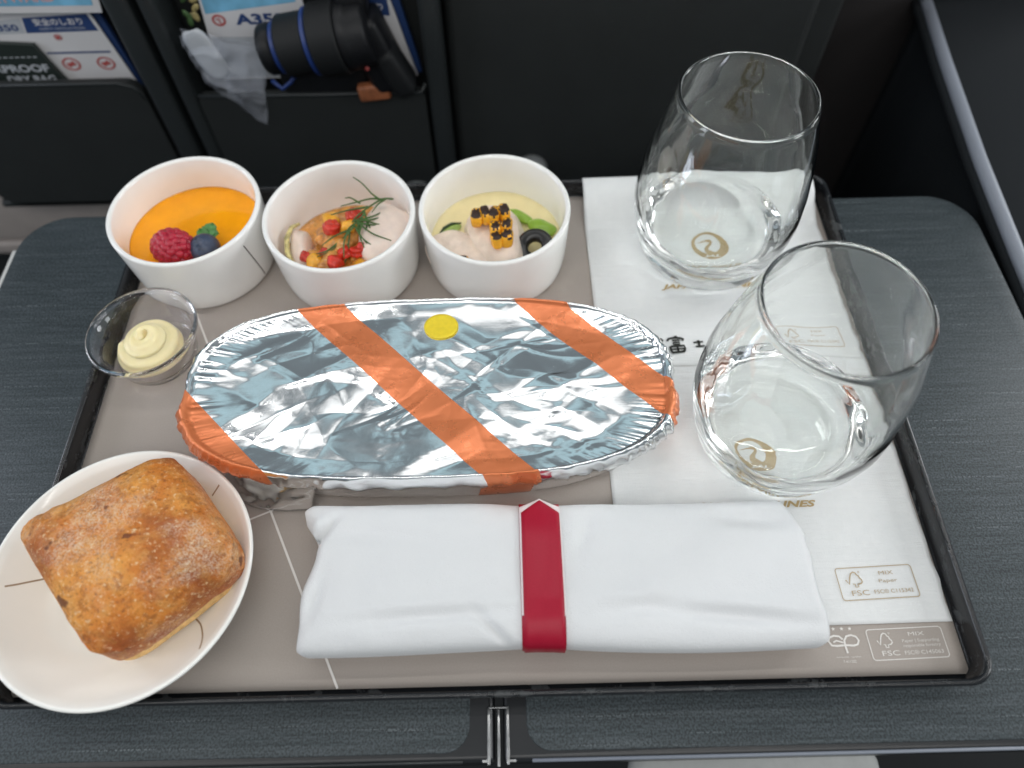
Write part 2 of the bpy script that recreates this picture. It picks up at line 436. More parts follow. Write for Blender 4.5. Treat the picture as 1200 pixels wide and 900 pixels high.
def sphere(c, r, nu=24, nv=14, fn=None, rot=None):
    """uv sphere with radius r (3-vector) and optional displacement fn(dirs)->scale"""
    V = []
    for i in range(nv + 1):
        a = math.pi * i / nv
        for j in range(nu):
            b = 2 * math.pi * j / nu
            V.append((math.sin(a) * math.cos(b), math.sin(a) * math.sin(b), math.cos(a)))
    D = np.array(V); s = fn(D) if fn is not None else np.ones(len(D))
    P = D * np.asarray(r)[None, :] * s[:, None]
    if rot is not None: P = P @ np.array(rot.to_3x3() if hasattr(rot, 'to_3x3') else rot).T
    P = P + np.asarray(c)[None, :]
    F = []
    for i in range(nv):
        for j in range(nu):
            k = (j + 1) % nu
            F.append((i * nu + j, (i + 1) * nu + j, (i + 1) * nu + k, i * nu + k))
    # merge the poles
    top = np.arange(nu); F2 = []
    for f in F:
        g = [0 if v < nu else (nv * nu if v >= nv * nu else v) for v in f]
        h = []
        for v in g:
            if v not in h: h.append(v)
        F2.append(tuple(h))
    keep = sorted({v for f in F2 for v in f}); mp = {v: k for k, v in enumerate(keep)}
    return P[keep], [tuple(mp[v] for v in f) for f in F2]
def ribbon(pts, wd, z, closed=False):
    """flat strip of width wd along a 2D polyline at height z"""
    P = [Vector((p[0], p[1], 0)) for p in pts]; n = len(P); L, R = [], []
    for i in range(n):
        a = P[(i - 1) % n] if (closed or i > 0) else P[i]; b = P[(i + 1) % n] if (closed or i < n - 1) else P[i]
        d = (b - a).normalized(); nn = Vector((-d.y, d.x, 0)) * (wd / 2 if not isinstance(wd, (list, tuple)) else wd[i] / 2)
        L.append(P[i] + nn); R.append(P[i] - nn)
    V = [(p.x, p.y, z) for p in L] + [(p.x, p.y, z) for p in R]
    F = [(i, (i + 1) % n, n + (i + 1) % n, n + i) for i in range(n if closed else n - 1)]
    return V, F
def text(body, width=None, height=None, bold=0.0, shear=0.0, size=1.0):
    """triangulated flat lettering centred on the origin, scaled to width (cm)"""
    cu = bpy.data.curves.new('lettering', 'FONT'); cu.body = body; cu.size = size; cu.offset = bold; cu.shear = shear
    cu.align_x = 'CENTER'; cu.align_y = 'CENTER'; cu.resolution_u = 3
    o = bpy.data.objects.new('lettering', cu); COL.objects.link(o)
    dg = bpy.context.evaluated_depsgraph_get(); dg.update()
    me = bpy.data.meshes.new_from_object(o.evaluated_get(dg))
    V = np.array([tuple(v.co) for v in me.vertices]); F = [tuple(p.vertices) for p in me.polygons]
    bpy.data.objects.remove(o); bpy.data.curves.remove(cu); bpy.data.meshes.remove(me)
    if len(V) == 0: return np.zeros((0, 3)), []
    mn, mx = V.min(0), V.max(0); V = V - (mn + mx) / 2
    k = width / (mx[0] - mn[0]) if width else height / (mx[1] - mn[1])
    ky = height / (mx[1] - mn[1]) if height else k
    V[:, 0] *= k; V[:, 1] *= ky; V[:, 2] = 0
    return V, F
def at(VF, x, y, z, rot=0.0, skew=0.0):
    V, F = VF; V = np.array(V, float)
    if len(V):
        V[:, 0] += skew * V[:, 1]; V = rotz(V, rot, (0, 0)); V += np.array([x, y, z])
    return V, F
def stand(VF, x, y, z):
    """lay flat lettering upright, facing the viewer (-y)"""
    V, F = VF; V = np.array(V, float); return np.stack([V[:, 0] + x, np.full(len(V), y) + V[:, 2], V[:, 1] + z], -1), F
def poly_prism(pts, y0, y1):
    """upright sheet: pts are (x,z) outline, thickness from y0 to y1"""
    a = np.array([(x, y0, z) for x, z in pts]); b = np.array([(x, y1, z) for x, z in pts])
    return loft([a, b], True, True, True)
def disc(cx, cy, z, r, n=40):
    V = [(cx + r * math.cos(2 * math.pi * k / n), cy + r * math.sin(2 * math.pi * k / n), z) for k in range(n)]
    return V, [tuple(range(n))]

# ------------------------------------------------------------------ the setting
mesh('floor', *slab(-120, 120, -60, 140, 1, -46, -45, 0.2), 'carpet', kind='structure')

# the seat in front
seat = empty('airline_seat', 'dark seat back with literature pockets behind the tray table', 'seat', (0, 43, -40))
mesh('back_panel', *box((-26, 43.8, -11), (47, 1.2, 26), 0.4), 'seat', seat)
mesh('pocket_panel', *loft([rrect(-37, -22.7, -8.4, 1.62, (0.9, 0.3, 1.6, 2.0), 0)[:, [0, 2, 1]] + np.array([0, yy, 0]) for yy in (39.7, 40.2)], True, True, True), 'seat', seat, smooth=False)
mesh('pocket_panel', *loft([rrect(-19.5, -5.1, -9.5, 0.5, (0.5, 0.5, 1.0, 1.0), 0)[:, [0, 2, 1]] + np.array([0, yy, 0]) for yy in (39.7, 40.2)], True, True, True), 'seat', seat, smooth=False)
mesh('pocket_lip', *tube([(-19.4, 39.75, 0.5), (-12, 39.7, 0.42), (-5.3, 39.7, 0.4), (-5.0, 39.9, 0.9)], 0.13), 'seat_rib', seat)
mesh('pocket_lip', *tube([(-37, 39.75, 1.62), (-24, 39.7, 1.6), (-23.2, 39.75, 1.3), (-22.75, 39.8, 0.3)], 0.11), 'seat_rib', seat)
mesh('pocket_base', *box((-30, 41.3, -8.3), (7.2, 1.6, 0.25), 0.1), 'seat_rib', seat)
for x, wv in ((-21.7, 0.75), (-20.05, 0.5), (-4.25, 0.62)):
    mesh('rib', *box((x, 41.0, -11), (wv, 1.5, 26), 0.45), 'seat_rib', seat)
mesh('smooth_panel', *box((7.6, 41.7, -11), (11.1, 1.0, 26), 0.6), 'seat', seat)
mesh('side_panel', *box((30, 47, -11), (14, 1.0, 26), 0.4), 'seat_brown', seat)
mesh('lower_shell', *box((-30, 42.0, -11.2), (16, 0.6, 2.6), 0.3), 'shell', seat)
mesh('lower_shell', *box((-30, 41.6, -14.5), (16, 0.5, 0.6), 0.2), 'shell', seat)
V, F = lathe([(0.01, 0), (1.0, 0.0), (1.15, 0.2), (1.05, 0.9), (0.5, 1.15), (0.01, 1.2)], (0, 0, 0), 32)
mesh('latch_knob', np.stack([1.75 + V[:, 0], 40.7 - V[:, 2], -6.7 + V[:, 1]], -1), F, 'knob', seat)
mesh('hinge_cover', *sphere((-6.4, 38.5, -6.4), (0.9, 0.5, 0.35), 16, 8), 'knob', seat)

con = empty('side_console', 'dark side panel with a thin silver trim line to the right of the table', 'panel', (36, 30, -20))
P0, P1, P2 = Vector((27.9, 48, 2.2)), Vector((27.05, 30, 0.55)), Vector((28.4, 21, -1.8))
top = [Vector((27.9, 48, 2.2)), Vector((27.35, 40, 1.55)), Vector((27.1, 32, 0.75)), Vector((27.5, 27, -0.2)), Vector((28.5, 20, -2.0)), Vector((30, 10, -4.5))]
ra = np.array([tuple(p + Vector((0.15, 0, -0.05))) for p in top]); rb = np.array([tuple(p + Vector((22, 0, 1.0))) for p in top])
rc = ra + np.array([0.1, 0, -26]); rd = rb + np.array([0, 0, -26])
mesh('console_panel', *loft([ra, rb, rd, rc, ra], False), 'console', con)
mesh('trim_strip', *tube(top, [0.36, 0.38, 0.40, 0.42, 0.42, 0.42], 10), 'trim', con)
mesh('console_gasket', *tube([p + Vector((-0.45, 0, -0.35)) for p in top], 0.28, 8), 'console', con)

cus = mesh('seat_cushion', *box((12.0, -8, -13), (6.4, 11.2, 1.2), 0.8), 'cushion', base=(12, -8, -14))
tag(cus, 'pale grey seat surface showing just below the front edge of the table', 'cushion')

# ------------------------------------------------------------------ tray table
tab = empty('tray_table', 'fold-out dark slate tray table with fine horizontal streaks and a centre hinge', 'table', (0, 16, -2))
TZ = -0.3
def leaf(x0, x1, rl, rr, px0, px1, prl, prr):
    o = mesh('table_leaf', *slab(x0, x1, 1.95, 30.45, rl, TZ - 1.5, TZ - 0.03, 0.22, 10), 'bezel', tab)
    mesh('laminate_panel', *slab(px0, px1, 2.3, 30.28, prl, TZ - 0.25, TZ, 0.03, 10), 'laminate', o)
    return o
leaf(-27.6, -1.02, (0.15, 2.6, 1.2, 0.15), None, -27.45, -1.95, (0.1, 2.5, 1.0, 0.95), None)
leaf(-0.68, 26.35, (2.6, 0.15, 0.15, 1.2), None, 0.22, 26.2, (2.5, 0.1, 0.95, 1.0), None)
for x in (-1.22, -0.50):
    mesh('hinge_edge', *box((x, 2.85, TZ - 0.02), (0.055, 0.98, 0.05), 0.02), 'steel', tab)
mesh('hinge_pin', *box((-0.85, 2.8, TZ - 0.12), (0.05, 0.98, 0.05), 0.02), 'steel', tab)
mesh('hinge_plate', *box((-0.85, 3.83, TZ + 0.0), (0.38, 0.035, 0.03), 0.015), 'steel', tab)
for x in (-1.35, -0.33):
    mesh('hinge_stop', *box((x, 2.0, TZ - 0.05), (0.12, 0.05, 0.06), 0.02), 'steel', tab)
mesh('front_edge_strip', *tube([(-27.2, 2.02, TZ - 0.1), (-14, 2.0, TZ - 0.1), (-2.2, 2.0, TZ - 0.1)], 0.07), 'steel', tab).data.materials[0] = M['seat_rib']
mesh('front_edge_strip', *tube([(0.4, 2.0, TZ - 0.1), (14, 2.0, TZ - 0.1), (26, 2.02, TZ - 0.1)], 0.07), 'trim', tab)
mesh('support_arm', *box((-28.1, 25.5, -1.6), (0.35, 3.2, 0.5), 0.15), 'pale_arm', tab)

# ------------------------------------------------------------------ serving tray and paper mat
X0, X1, Y0, Y1 = -20.2, 17.85, 4.03, 31.05
def trr(i, z): return rrect(X0 + i, X1 - i, Y0 + i, Y1 - i, max(0.3, 1.0 - i * 0.7), z, 10)
V, F = loft([trr(0.36, -0.06), trr(0.33, 0.1), trr(0.27, 0.72), trr(0.24, 0.92), trr(0.16, 1.0), trr(0.07, 1.0), trr(0.0, 0.92), trr(0.0, 0.78), trr(0.10, 0.70), trr(0.22, 0.1), trr(0.5, -0.27)], True, True, True)
tray = mesh('serving_tray', V, F, 'tray', base=(-1.2, 17.5, -0.28))
tag(tray, 'shiny black plastic meal tray with raised rim lying on the table', 'tray')

nx, ny = 90, 70
gx, gy = np.meshgrid(np.linspace(-19.74, 17.40, nx), np.linspace(4.58, 30.62, ny))
gz = 0.0 + 0.02 * fbm(gx * 0.12, gy * 0.12, 3, 3)
pm = mesh('paper_placemat', np.stack([gx, gy, gz], -1).reshape(-1, 3), grid(nx, ny), 'mat', base=(-1.2, 17.5, 0), solid=0.03)
tag(pm, 'taupe paper mat with thin white lines lining the black tray', 'placemat')
PZ = 0.022
mesh('printed_line', *ribbon([(-16.52 + 0.5035 * t, 23.4 - t) for t in np.linspace(0, 18.8, 30)], 0.095, PZ), 'white_print', pm)
mesh('printed_line', *ribbon([(-19.3 + 0.92 * t, 8.33 + 0.39 * t) for t in np.linspace(0, 12, 20)], 0.085, PZ + 0.004), 'white_print', pm)

def rr_outline(cx, cy, hx, hy, r, z, wd, skew=0.0, rot=0):
    p = rrect(-hx, hx, -hy, hy, r, 0, 6); V, F = ribbon([(a[0], a[1]) for a in p], wd, 0, True)
    return at((V, F), cx, cy, z, rot, skew)
def fsc_tree(s):
    """check mark that runs into the outline of a tree"""
    chk = [(-0.52, 0.05), (-0.36, -0.25), (-0.22, 0.18), (-0.10, 0.42), (0.06, 0.52), (0.2, 0.46), (0.26, 0.32), (0.36, 0.26), (0.38, 0.12), (0.48, 0.02), (0.5, -0.14), (0.38, -0.24), (0.24, -0.26), (0.22, -0.26)]
    trunk = [(-0.12, -0.24), (0.0, -0.26), (-0.01, -0.44), (0.18, -0.44), (0.17, -0.26), (0.26, -0.25)]
    a = ribbon([(x * s, y * s) for x, y in chk], 0.085 * s, 0); b = ribbon([(x * s, y * s) for x, y in trunk], 0.07 * s, 0)
    reg = ribbon([(0.43 * s + 0.05 * s * math.cos(t), 0.5 * s + 0.05 * s * math.sin(t)) for t in np.linspace(0, 6.28, 12)], 0.03 * s, 0)
    return join([a, b, reg])
def fsc_mark(parent, cx, cy, z, hx, hy, lines, m, rot=0.0):
    def put(VF, dx, dy):
        a = math.radians(rot)
        return at(VF, cx + dx * math.cos(a) - dy * math.sin(a), cy + dx * math.sin(a) + dy * math.cos(a), z, rot)
    mesh('printed_frame', *rr_outline(cx, cy, hx, hy, 0.12, z, 0.035, 0, rot), m, parent, smooth=False)
    mesh('printed_emblem', *put(fsc_tree(hy * 0.98), -hx * 0.58, hy * 0.22), m, parent, smooth=False)
    T = [put(text('FSC', hx * 0.46, hy * 0.32, 0.0), -hx * 0.50, -hy * 0.58)]
    for s, wd, dx, dy, hh in lines: T.append(put(text(s, wd * hx, hh * hy, 0.0), dx * hx, dy * hy))
    mesh('printed_lettering', *join(T), m, parent, smooth=False)
fsc_mark(pm, 15.33, 5.76, PZ, 1.50, 0.58, [('MIX', 0.42, 0.30, 0.60, 0.24), ('Paper | Supporting', 0.98, 0.37, 0.14, 0.25), ('responsible forestry', 0.98, 0.37, -0.18, 0.25), ('FSC® C145063', 1.02, 0.37, -0.60, 0.26)], 'white_print', 1.5)
GP = []
lf = [(0.5 * math.cos(t) * (1 + 0.25 * math.cos(t)), 0.28 * math.sin(t)) for t in np.linspace(-1.9, 2.9, 26)]
GP.append(at(ribbon([(0.05, -0.42), (0.02, -0.15), (0.03, 0.06), (0.15, 0.22), (0.34, 0.26), (0.52, 0.20), (0.6, 0.05), (0.52, -0.1), (0.36, -0.14), (0.06, -0.12)], 0.075, 0), 12.85, 5.86, PZ))
GP.append(at(ribbon([(-0.02, 0.1), (-0.14, 0.22), (-0.34, 0.25), (-0.54, 0.18), (-0.6, 0.04), (-0.5, -0.12), (-0.3, -0.14), (-0.02, -0.12)], 0.075, 0), 12.85, 5.86, PZ))
GP.append(at(ribbon([(-0.42, 0.0), (-0.28, 0.06), (-0.02, -0.02)], 0.06, 0), 12.85, 5.86, PZ))
mesh('printed_emblem', *join(GP), 'white_print', pm, smooth=False)
def star(cx, cy, r):
    pts = [(cx + (r if k % 2 == 0 else r * 0.42) * math.sin(math.pi * k / 5), cy + (r if k % 2 == 0 else r * 0.42) * math.cos(math.pi * k / 5), 0) for k in range(10)]
    return pts, [tuple(range(10))]
mesh('printed_stars', *join([at(star(x, 6.37, 0.085), 0, 0, PZ) for x in (12.55, 12.88, 13.2)]), 'white_print', pm, smooth=False)
T = [at(text('sustainable - certified', 0.95, 0.05), 12.9, 5.30, PZ), at(text('7-411202', 0.5, 0.10), 12.9, 5.13, PZ)]
mesh('printed_lettering', *join(T), 'white_print', pm, smooth=False)

# ------------------------------------------------------------------ paper napkins with gold prints
def crane_emblem(parent, cx, cy, z, R=1.0):
    n = 64
    # ring that thickens towards the bottom (two wings meeting above)
    outer = [(R * math.cos(t), R * math.sin(t)) for t in np.linspace(0, 2 * math.pi, n, endpoint=False)]
    ri = R * 0.66; oy = R * 0.17; oxx = -R * 0.10
    inner = [(oxx + ri * math.cos(t), oy + ri * math.sin(t)) for t in np.linspace(0, 2 * math.pi, n, endpoint=False)]
    V = [(a, b, 0) for a, b in outer] + [(a, b, 0) for a, b in inner]
    F = [(k, (k + 1) % n, n + (k + 1) % n, n + k) for k in range(n)]
    ring = at((V, F), cx, cy, z)
    neck = [(-0.50, 0.21), (-0.34, 0.245), (-0.18, 0.285), (-0.08, 0.295), (0.0, 0.285), (0.05, 0.23), (0.02, 0.13), (-0.07, 0.03), (-0.13, -0.08), (-0.12, -0.20), (-0.03, -0.32), (0.10, -0.45)]
    wd = [0.008, 0.035, 0.06, 0.13, 0.155, 0.13, 0.11, 0.12, 0.16, 0.22, 0.28, 0.30]
    nk = at(ribbon([(x * R / 0.74, y * R / 0.74) for x, y in neck], [q * R / 0.74 for q in wd], 0), cx, cy, z + 0.002)
    mesh('printed_emblem', *join([ring, nk]), 'gold_print', parent, smooth=False)
    mesh('printed_lettering', *at(text('JAL', R * 0.92, R * 0.27, 0.03, 0.25), cx + R * 0.03, cy - R * 0.72, z + 0.004), 'napkin', parent, smooth=False)

def brush_fuji(parent, cx, cy, z):
    def st(pts, w0, w1=None):
        n = len(pts); w1 = w1 if w1 is not None else w0
        return ribbon(pts, [w0 + (w1 - w0) * k / (n - 1) for k in range(n)], 0)
    # three brush characters reading left to right: (partly hidden), fu, ji
    A = [st([(-1.42, 0.42), (-1.0, 0.42), (-0.86, 0.36), (-1.0, 0.12), (-1.3, -0.2), (-1.5, -0.32)], 0.10, 0.08), st([(-1.36, 0.3), (-1.2, 0.06), (-0.95, -0.22), (-0.78, -0.36)], 0.09, 0.13), st([(-0.98, 0.25), (-0.72, 0.30), (-0.66, 0.22), (-0.8, 0.05)], 0.09),
         st([(-1.95, 0.40), (-1.55, 0.42)], 0.09), st([(-1.9, 0.40), (-1.9, -0.3)], 0.09), st([(-1.62, 0.42), (-1.62, -0.4)], 0.10), st([(-1.88, 0.16), (-1.64, 0.18)], 0.07), st([(-1.88, -0.06), (-1.64, -0.04)], 0.07), st([(-2.0, -0.3), (-1.5, -0.2)], 0.09)]
    B = [st([(0.0, 0.46), (0.02, 0.34)], 0.14), st([(-0.44, 0.14), (-0.38, 0.28), (-0.1, 0.34), (0.2, 0.32), (0.36, 0.26), (0.3, 0.16)], 0.12, 0.14), st([(-0.2, 0.18), (0.18, 0.2)], 0.09),
         st([(-0.15, 0.06), (0.15, 0.07), (0.15, -0.06), (-0.15, -0.06), (-0.15, 0.06)], 0.10), st([(-0.3, -0.18), (0.36, -0.14), (0.38, -0.3), (0.32, -0.5)], 0.12), st([(-0.34, -0.16), (-0.32, -0.4), (-0.26, -0.56)], 0.12), st([(-0.28, -0.55), (0.34, -0.48)], 0.13), st([(0.02, -0.18), (0.03, -0.5)], 0.11), st([(-0.28, -0.35), (0.34, -0.32)], 0.09)]
    C = [st([(0.84, 0.02), (1.06, 0.05), (1.32, 0.06)], 0.09, 0.11), st([(1.09, 0.16), (1.11, 0.0), (1.10, -0.2)], 0.13), st([(0.92, -0.22), (1.1, -0.22), (1.38, -0.18)], 0.10, 0.12)]
    mesh('printed_lettering', *at(join(A + B + C), cx, cy, z), 'ink', parent, smooth=False)

def napkin(name, label, x0, x1, y0, y1, rot, zf, base, z0):
    n = 70
    gx, gy = np.meshgrid(np.linspace(x0, x1, n), np.linspace(y0, y1, n))
    c = ((x0 + x1) / 2, (y0 + y1) / 2)
    ed = np.clip((gx - (x1 - 0.9)) / 0.9, 0, 1)
    gx2 = gx + ed * 0.12 * fbm(gy * 1.1, gy * 0 + 3.3, 5, 3)
    V = rotz(np.stack([gx2, gy, gx * 0], -1).reshape(-1, 3), rot, c)
    V[:, 2] = z0 + 0.035 * fbm(V[:, 0] * 0.35, V[:, 1] * 0.35, 11, 3) + 0.02 * np.clip(fbm(V[:, 0] * 0.3, V[:, 1] * 2.2, 21, 2), 0, 1) + zf(V[:, 0], V[:, 1])
    o = mesh(name, V, grid(n, n), 'napkin', base=base, solid=0.025)
    return tag(o, label, 'paper napkin', 'white paper napkins')
lo = napkin('paper_napkin', 'white paper napkin under the nearer glass and the rolled cloth', 4.27, 17.32, 6.5, 19.45, 0.4, lambda x, y: 0 * x, (10.8, 13, 0.03), 0.055)
def curl(x, y):
    t = np.clip((y - 27.9) / 2.7, 0, 1); return 1.02 * t * t * (3 - 2 * t)
up = napkin('paper_napkin', 'white paper napkin under the farther glass, lapping over the back rim of the tray', 4.28, 17.1, 18.95, 31.0, 0.7, curl, (10.7, 25, 0.06), 0.10)
for nk, dy, zz in ((lo, 0.0, 0.098), (up, 12.15, 0.145)):
    crane_emblem(nk, 10.55, 13.55 + dy, zz)
    mesh('printed_lettering', *at(text('JAPAN AIRLINES', 5.2, 0.40, 0.035, 0.3), 10.5, 11.62 + dy, zz), 'gold_print', nk, smooth=False)
    fsc_mark(nk, 14.78, 8.16 + dy, zz, 1.58, 0.66, [('MIX', 0.38, 0.30, 0.58, 0.24), ('Paper', 0.48, 0.30, 0.06, 0.27), ('FSC® C115342', 1.02, 0.37, -0.56, 0.25)], 'tan_print', 2.0)
brush_fuji(up, 8.2, 20.22, 0.15)
brush_fuji(lo, 8.2, 8.2, 0.098)

# ------------------------------------------------------------------ white bowls
before = set(o.name for o in COL.objects)
BOWLS = [(-16.31, 26.90), (-8.49, 26.30), (-0.77, 26.49)]
BL = ['white china bowl holding orange custard, leftmost of three', 'white china bowl of fish and pepper dice between the custard bowl and the chicken bowl', 'white china bowl of chicken, corn and olive, nearest the paper napkins']
prof = [(0.01, 0.12), (2.2, 0.12), (3.1, 0.1), (3.25, 0.02), (3.38, 0.03), (3.49, 0.12), (3.56, 0.3), (3.64, 0.9), (3.69, 1.8), (3.74, 2.8), (3.78, 3.68), (3.76, 3.79), (3.67, 3.84), (3.56, 3.81), (3.51, 3.68), (3.46, 2.8), (3.46, 1.8), (3.34, 0.9), (3.1, 0.5), (2.6, 0.36), (0.01, 0.34)]
bowl0 = None; bowls = []
for k, (bx, by) in enumerate(BOWLS):
    if bowl0 is None:
        V, F = lathe(prof, (bx, by, 0.02), 112)
        o = bowl0 = mesh('bowl', V, F, 'porcelain', base=(bx, by, 0.02))
    else:
        o = bowl0.copy(); COL.objects.link(o); o.location = Vector((bx, by, 0.02)) * S
    tag(o, BL[k], 'bowl', 'white china bowls in a row along the back of the tray'); bowls.append(o)
def bowl_line(b, c, ang0, ang1):
    pts = []
    for t in np.linspace(0, 1, 14):
        z = 3.2 * (1 - t) + 0.35 * t; r = np.interp(z, [0.3, 0.9, 1.8, 2.8, 3.68], [3.56, 3.64, 3.69, 3.74, 3.78]) + 0.006
        a = math.radians(ang0 + (ang1 - ang0) * t); pts.append((c[0] + r * math.cos(a), c[1] + r * math.sin(a), z + 0.02, a))
    V = []
    for x, y, z, a in pts:
        for s in (-1, 1): V.append((x - s * 0.032 * math.sin(a), y + s * 0.032 * math.cos(a), z))
    mesh('printed_line', V, [(2 * i, 2 * i + 1, 2 * i + 3, 2 * i + 2) for i in range(13)], 'dark_line', b)
bowl_line(bowls[0], BOWLS[0], -33, -24)

def fill(name, m, c, z, r, label, cat, amp=0.03, seed=0, fn=None):
    n, k = 72, 24; th = np.linspace(0, 2 * np.pi, n, endpoint=False); rings = []
    for i in range(k + 1):
        s = max(0.004, i / k); x = c[0] + r * s * np.cos(th); y = c[1] + r * s * np.sin(th)
        zz = z + amp * fbm(x * 0.7, y * 0.7, seed, 3) + 0.06 * max(0, (s - 0.93) / 0.07) ** 2
        if fn is not None: zz = zz + fn(x, y)
        rings.append(np.stack([x, y, zz], -1))
    rings.append(np.stack([c[0] + (r - 0.1) * np.cos(th), c[1] + (r - 0.1) * np.sin(th), np.full(n, 0.45)], -1))
    V, F = loft(rings, True, True, True)
    return tag(mesh(name, V, F, m, base=(c[0], c[1], 0.4)), label, cat)

# bowl of custard
fill('custard', 'custard', BOWLS[0], 1.92, 3.45, 'smooth glossy orange custard filling the leftmost bowl', 'dessert', 0.02, 4)
seeds = []
for k in range(95):
    zz = 1 - 2 * (k + 0.5) / 95; ph = k * 2.399963; seeds.append((math.sqrt(1 - zz * zz) * math.cos(ph), math.sqrt(1 - zz * zz) * math.sin(ph), zz))
seeds = np.array(seeds)
def drup(D):
    d = np.arccos(np.clip(D @ seeds.T, -1, 1)).min(1); return 0.86 + 0.14 * np.sqrt(np.clip(1 - (d / 0.215) ** 2, 0, 1))
rot = Matrix.Rotation(math.radians(80), 3, 'Y') @ Matrix.Rotation(0.4, 3, 'X')
rb = mesh('raspberry', *sphere((-17.0, 25.45, 2.55), (1.0, 1.02, 1.22), 120, 90, drup, rot), 'raspberry', base=(-17.0, 25.45, 1.9))
tag(rb, 'red raspberry lying on the orange custard', 'raspberry')
def bb(D):
    a = np.arccos(np.clip(D[:, 2], -1, 1)); return 1 - 0.16 * np.exp(-(a / 0.22) ** 2) + 0.05 * np.exp(-((a - 0.36) / 0.09) ** 2) * (0.5 + 0.5 * np.cos(5 * np.arctan2(D[:, 1], D[:, 0])))
rot = Matrix.Rotation(math.radians(20), 3, 'X') @ Matrix.Rotation(math.radians(-8), 3, 'Y')
tag(mesh('blueberry', *sphere((-15.42, 25.4, 2.5), (0.76, 0.76, 0.70), 60, 50, bb, rot), 'blueberry', base=(-15.42, 25.4, 1.9)), 'dark blueberry beside the raspberry on the custard', 'blueberry')
mint = empty('mint_leaf', 'small green mint sprig behind the blueberry on the custard', 'mint', (-15.5, 26.3, 2.2))
for ang, ln, wd in ((70, 0.85, 0.42), (10, 0.7, 0.36), (130, 0.55, 0.30)):
    n1, n2 = 12, 7; V = []
    for i in range(n1):
        t = i / (n1 - 1); wl = wd * math.sin(math.pi * min(1, t * 0.94 + 0.06)) ** 0.7 * (1 + 0.12 * math.sin(t * 26))
        for j in range(n2):
            q = (j / (n2 - 1) - 0.5) * 2; V.append((t * ln, q * wl, 0.15 + 0.35 * t - 0.12 * t * t + 0.14 * abs(q)))
    V = rotz(V, ang, (0, 0)) + np.array([-15.5, 26.1, 2.25])
    mesh('leaf', V, grid(n2, n1), 'mint', mint, solid=0.03)

# bowl of fish and peppers
c2 = BOWLS[1]
fill('marinade', 'jelly', c2, 0.95, 3.38, 'thin orange dressing under the fish in the middle bowl', 'sauce', 0.05, 9)
def cubelike(p=3.0, amp=0.08, sd=1.0):
    def f(D):
        return (np.abs(D) ** p).sum(1) ** (-1 / p) * (1 + amp * np.sin(D[:, 0] * 5 + sd) * np.cos(D[:, 1] * 4 + sd * 2) + amp * 0.6 * np.sin(D[:, 2] * 6 + sd * 3))
    return f
def chunk(name, m, c, r, label, cat, group=None, seed=1.0, p=3.0, amp=0.08, nu=28, nv=18, rot=None):
    rt = rot if rot is not None else (Matrix.Rotation(seed * 2.1, 3, 'Z') @ Matrix.Rotation(math.sin(seed * 5) * 0.5, 3, 'X') @ Matrix.Rotation(math.cos(seed * 3) * 0.4, 3, 'Y'))
    o = mesh(name, *sphere(c, r, nu, nv, cubelike(p, amp, seed), rt), m, base=(c[0], c[1], c[2] - r[2]))
    return tag(o, label, cat, group)
fs = chunk('fish_slice', 'fish', (-6.4, 26.3, 1.9), (1.3, 1.9, 1.0), 'large pale pink slice of fish dusted with paprika, right side of the middle bowl', 'fish', 'pale fish slices in the middle bowl', 0.05, 3.0, 0.05, 48, 32, Matrix.Rotation(math.radians(-8), 3, 'Z') @ Matrix.Rotation(math.radians(14), 3, 'Y'))
sp = []
for k in range(130):
    t = random.gauss(0, 0.5); x = -7.25 + random.gauss(0, 0.10) + 0.13 * t; y = 26.2 + 1.1 * t; 
    sp.append(sphere((x, y, 2.62 + 0.12 * (x + 7.25) - 0.15 * abs(t)), [random.uniform(0.02, 0.05)] * 3, 5, 4))
mesh('paprika_dust', *join(sp), 'paprika', fs, kind='stuff')
f2 = chunk('fish_slice', 'fish', (-10.85, 25.9, 1.45), (0.55, 1.35, 0.8), 'narrow pale fish slice with yellow speckled skin, left side of the middle bowl', 'fish', 'pale fish slices in the middle bowl', 0.4, 2.6, 0.06, 40, 26, Matrix.Rotation(math.radians(12), 3, 'Z'))
mesh('skin_edge', *tube([(-11.0, 27.25, 2.15), (-11.35, 26.9, 2.25), (-11.5, 26.2, 2.2), (-11.4, 25.4, 2.05), (-11.05, 24.7, 1.85), (-10.7, 24.3, 1.7)], [0.08, 0.12, 0.14, 0.14, 0.12, 0.07]), 'fish_skin', f2)
for k, (x, y, z, r) in enumerate([(-9.1, 24.75, 1.8, 0.85), (-8.0, 24.35, 1.7, 0.8), (-9.95, 25.1, 1.6, 0.75), (-8.7, 25.9, 1.95, 1.0), (-8.0, 27.0, 1.95, 0.9), (-9.5, 26.5, 1.6, 0.75), (-7.5, 25.2, 1.75, 0.75)]):
    chunk('jelly_piece', 'jelly', (x, y, z), (r, r * 0.9, r * 0.72), ['orange jelly piece at the front left of the middle bowl', 'orange jelly piece at the front by the bowl rim', 'orange jelly piece next to the narrow fish slice', 'largest orange jelly piece in the centre of the mound', 'orange jelly piece at the back under the dill stem', 'orange jelly piece at the back left under the roe', 'orange jelly piece against the large fish slice'][k], 'jelly', 'orange jelly pieces in the middle bowl', k + 0.7, 2.2, 0.19)
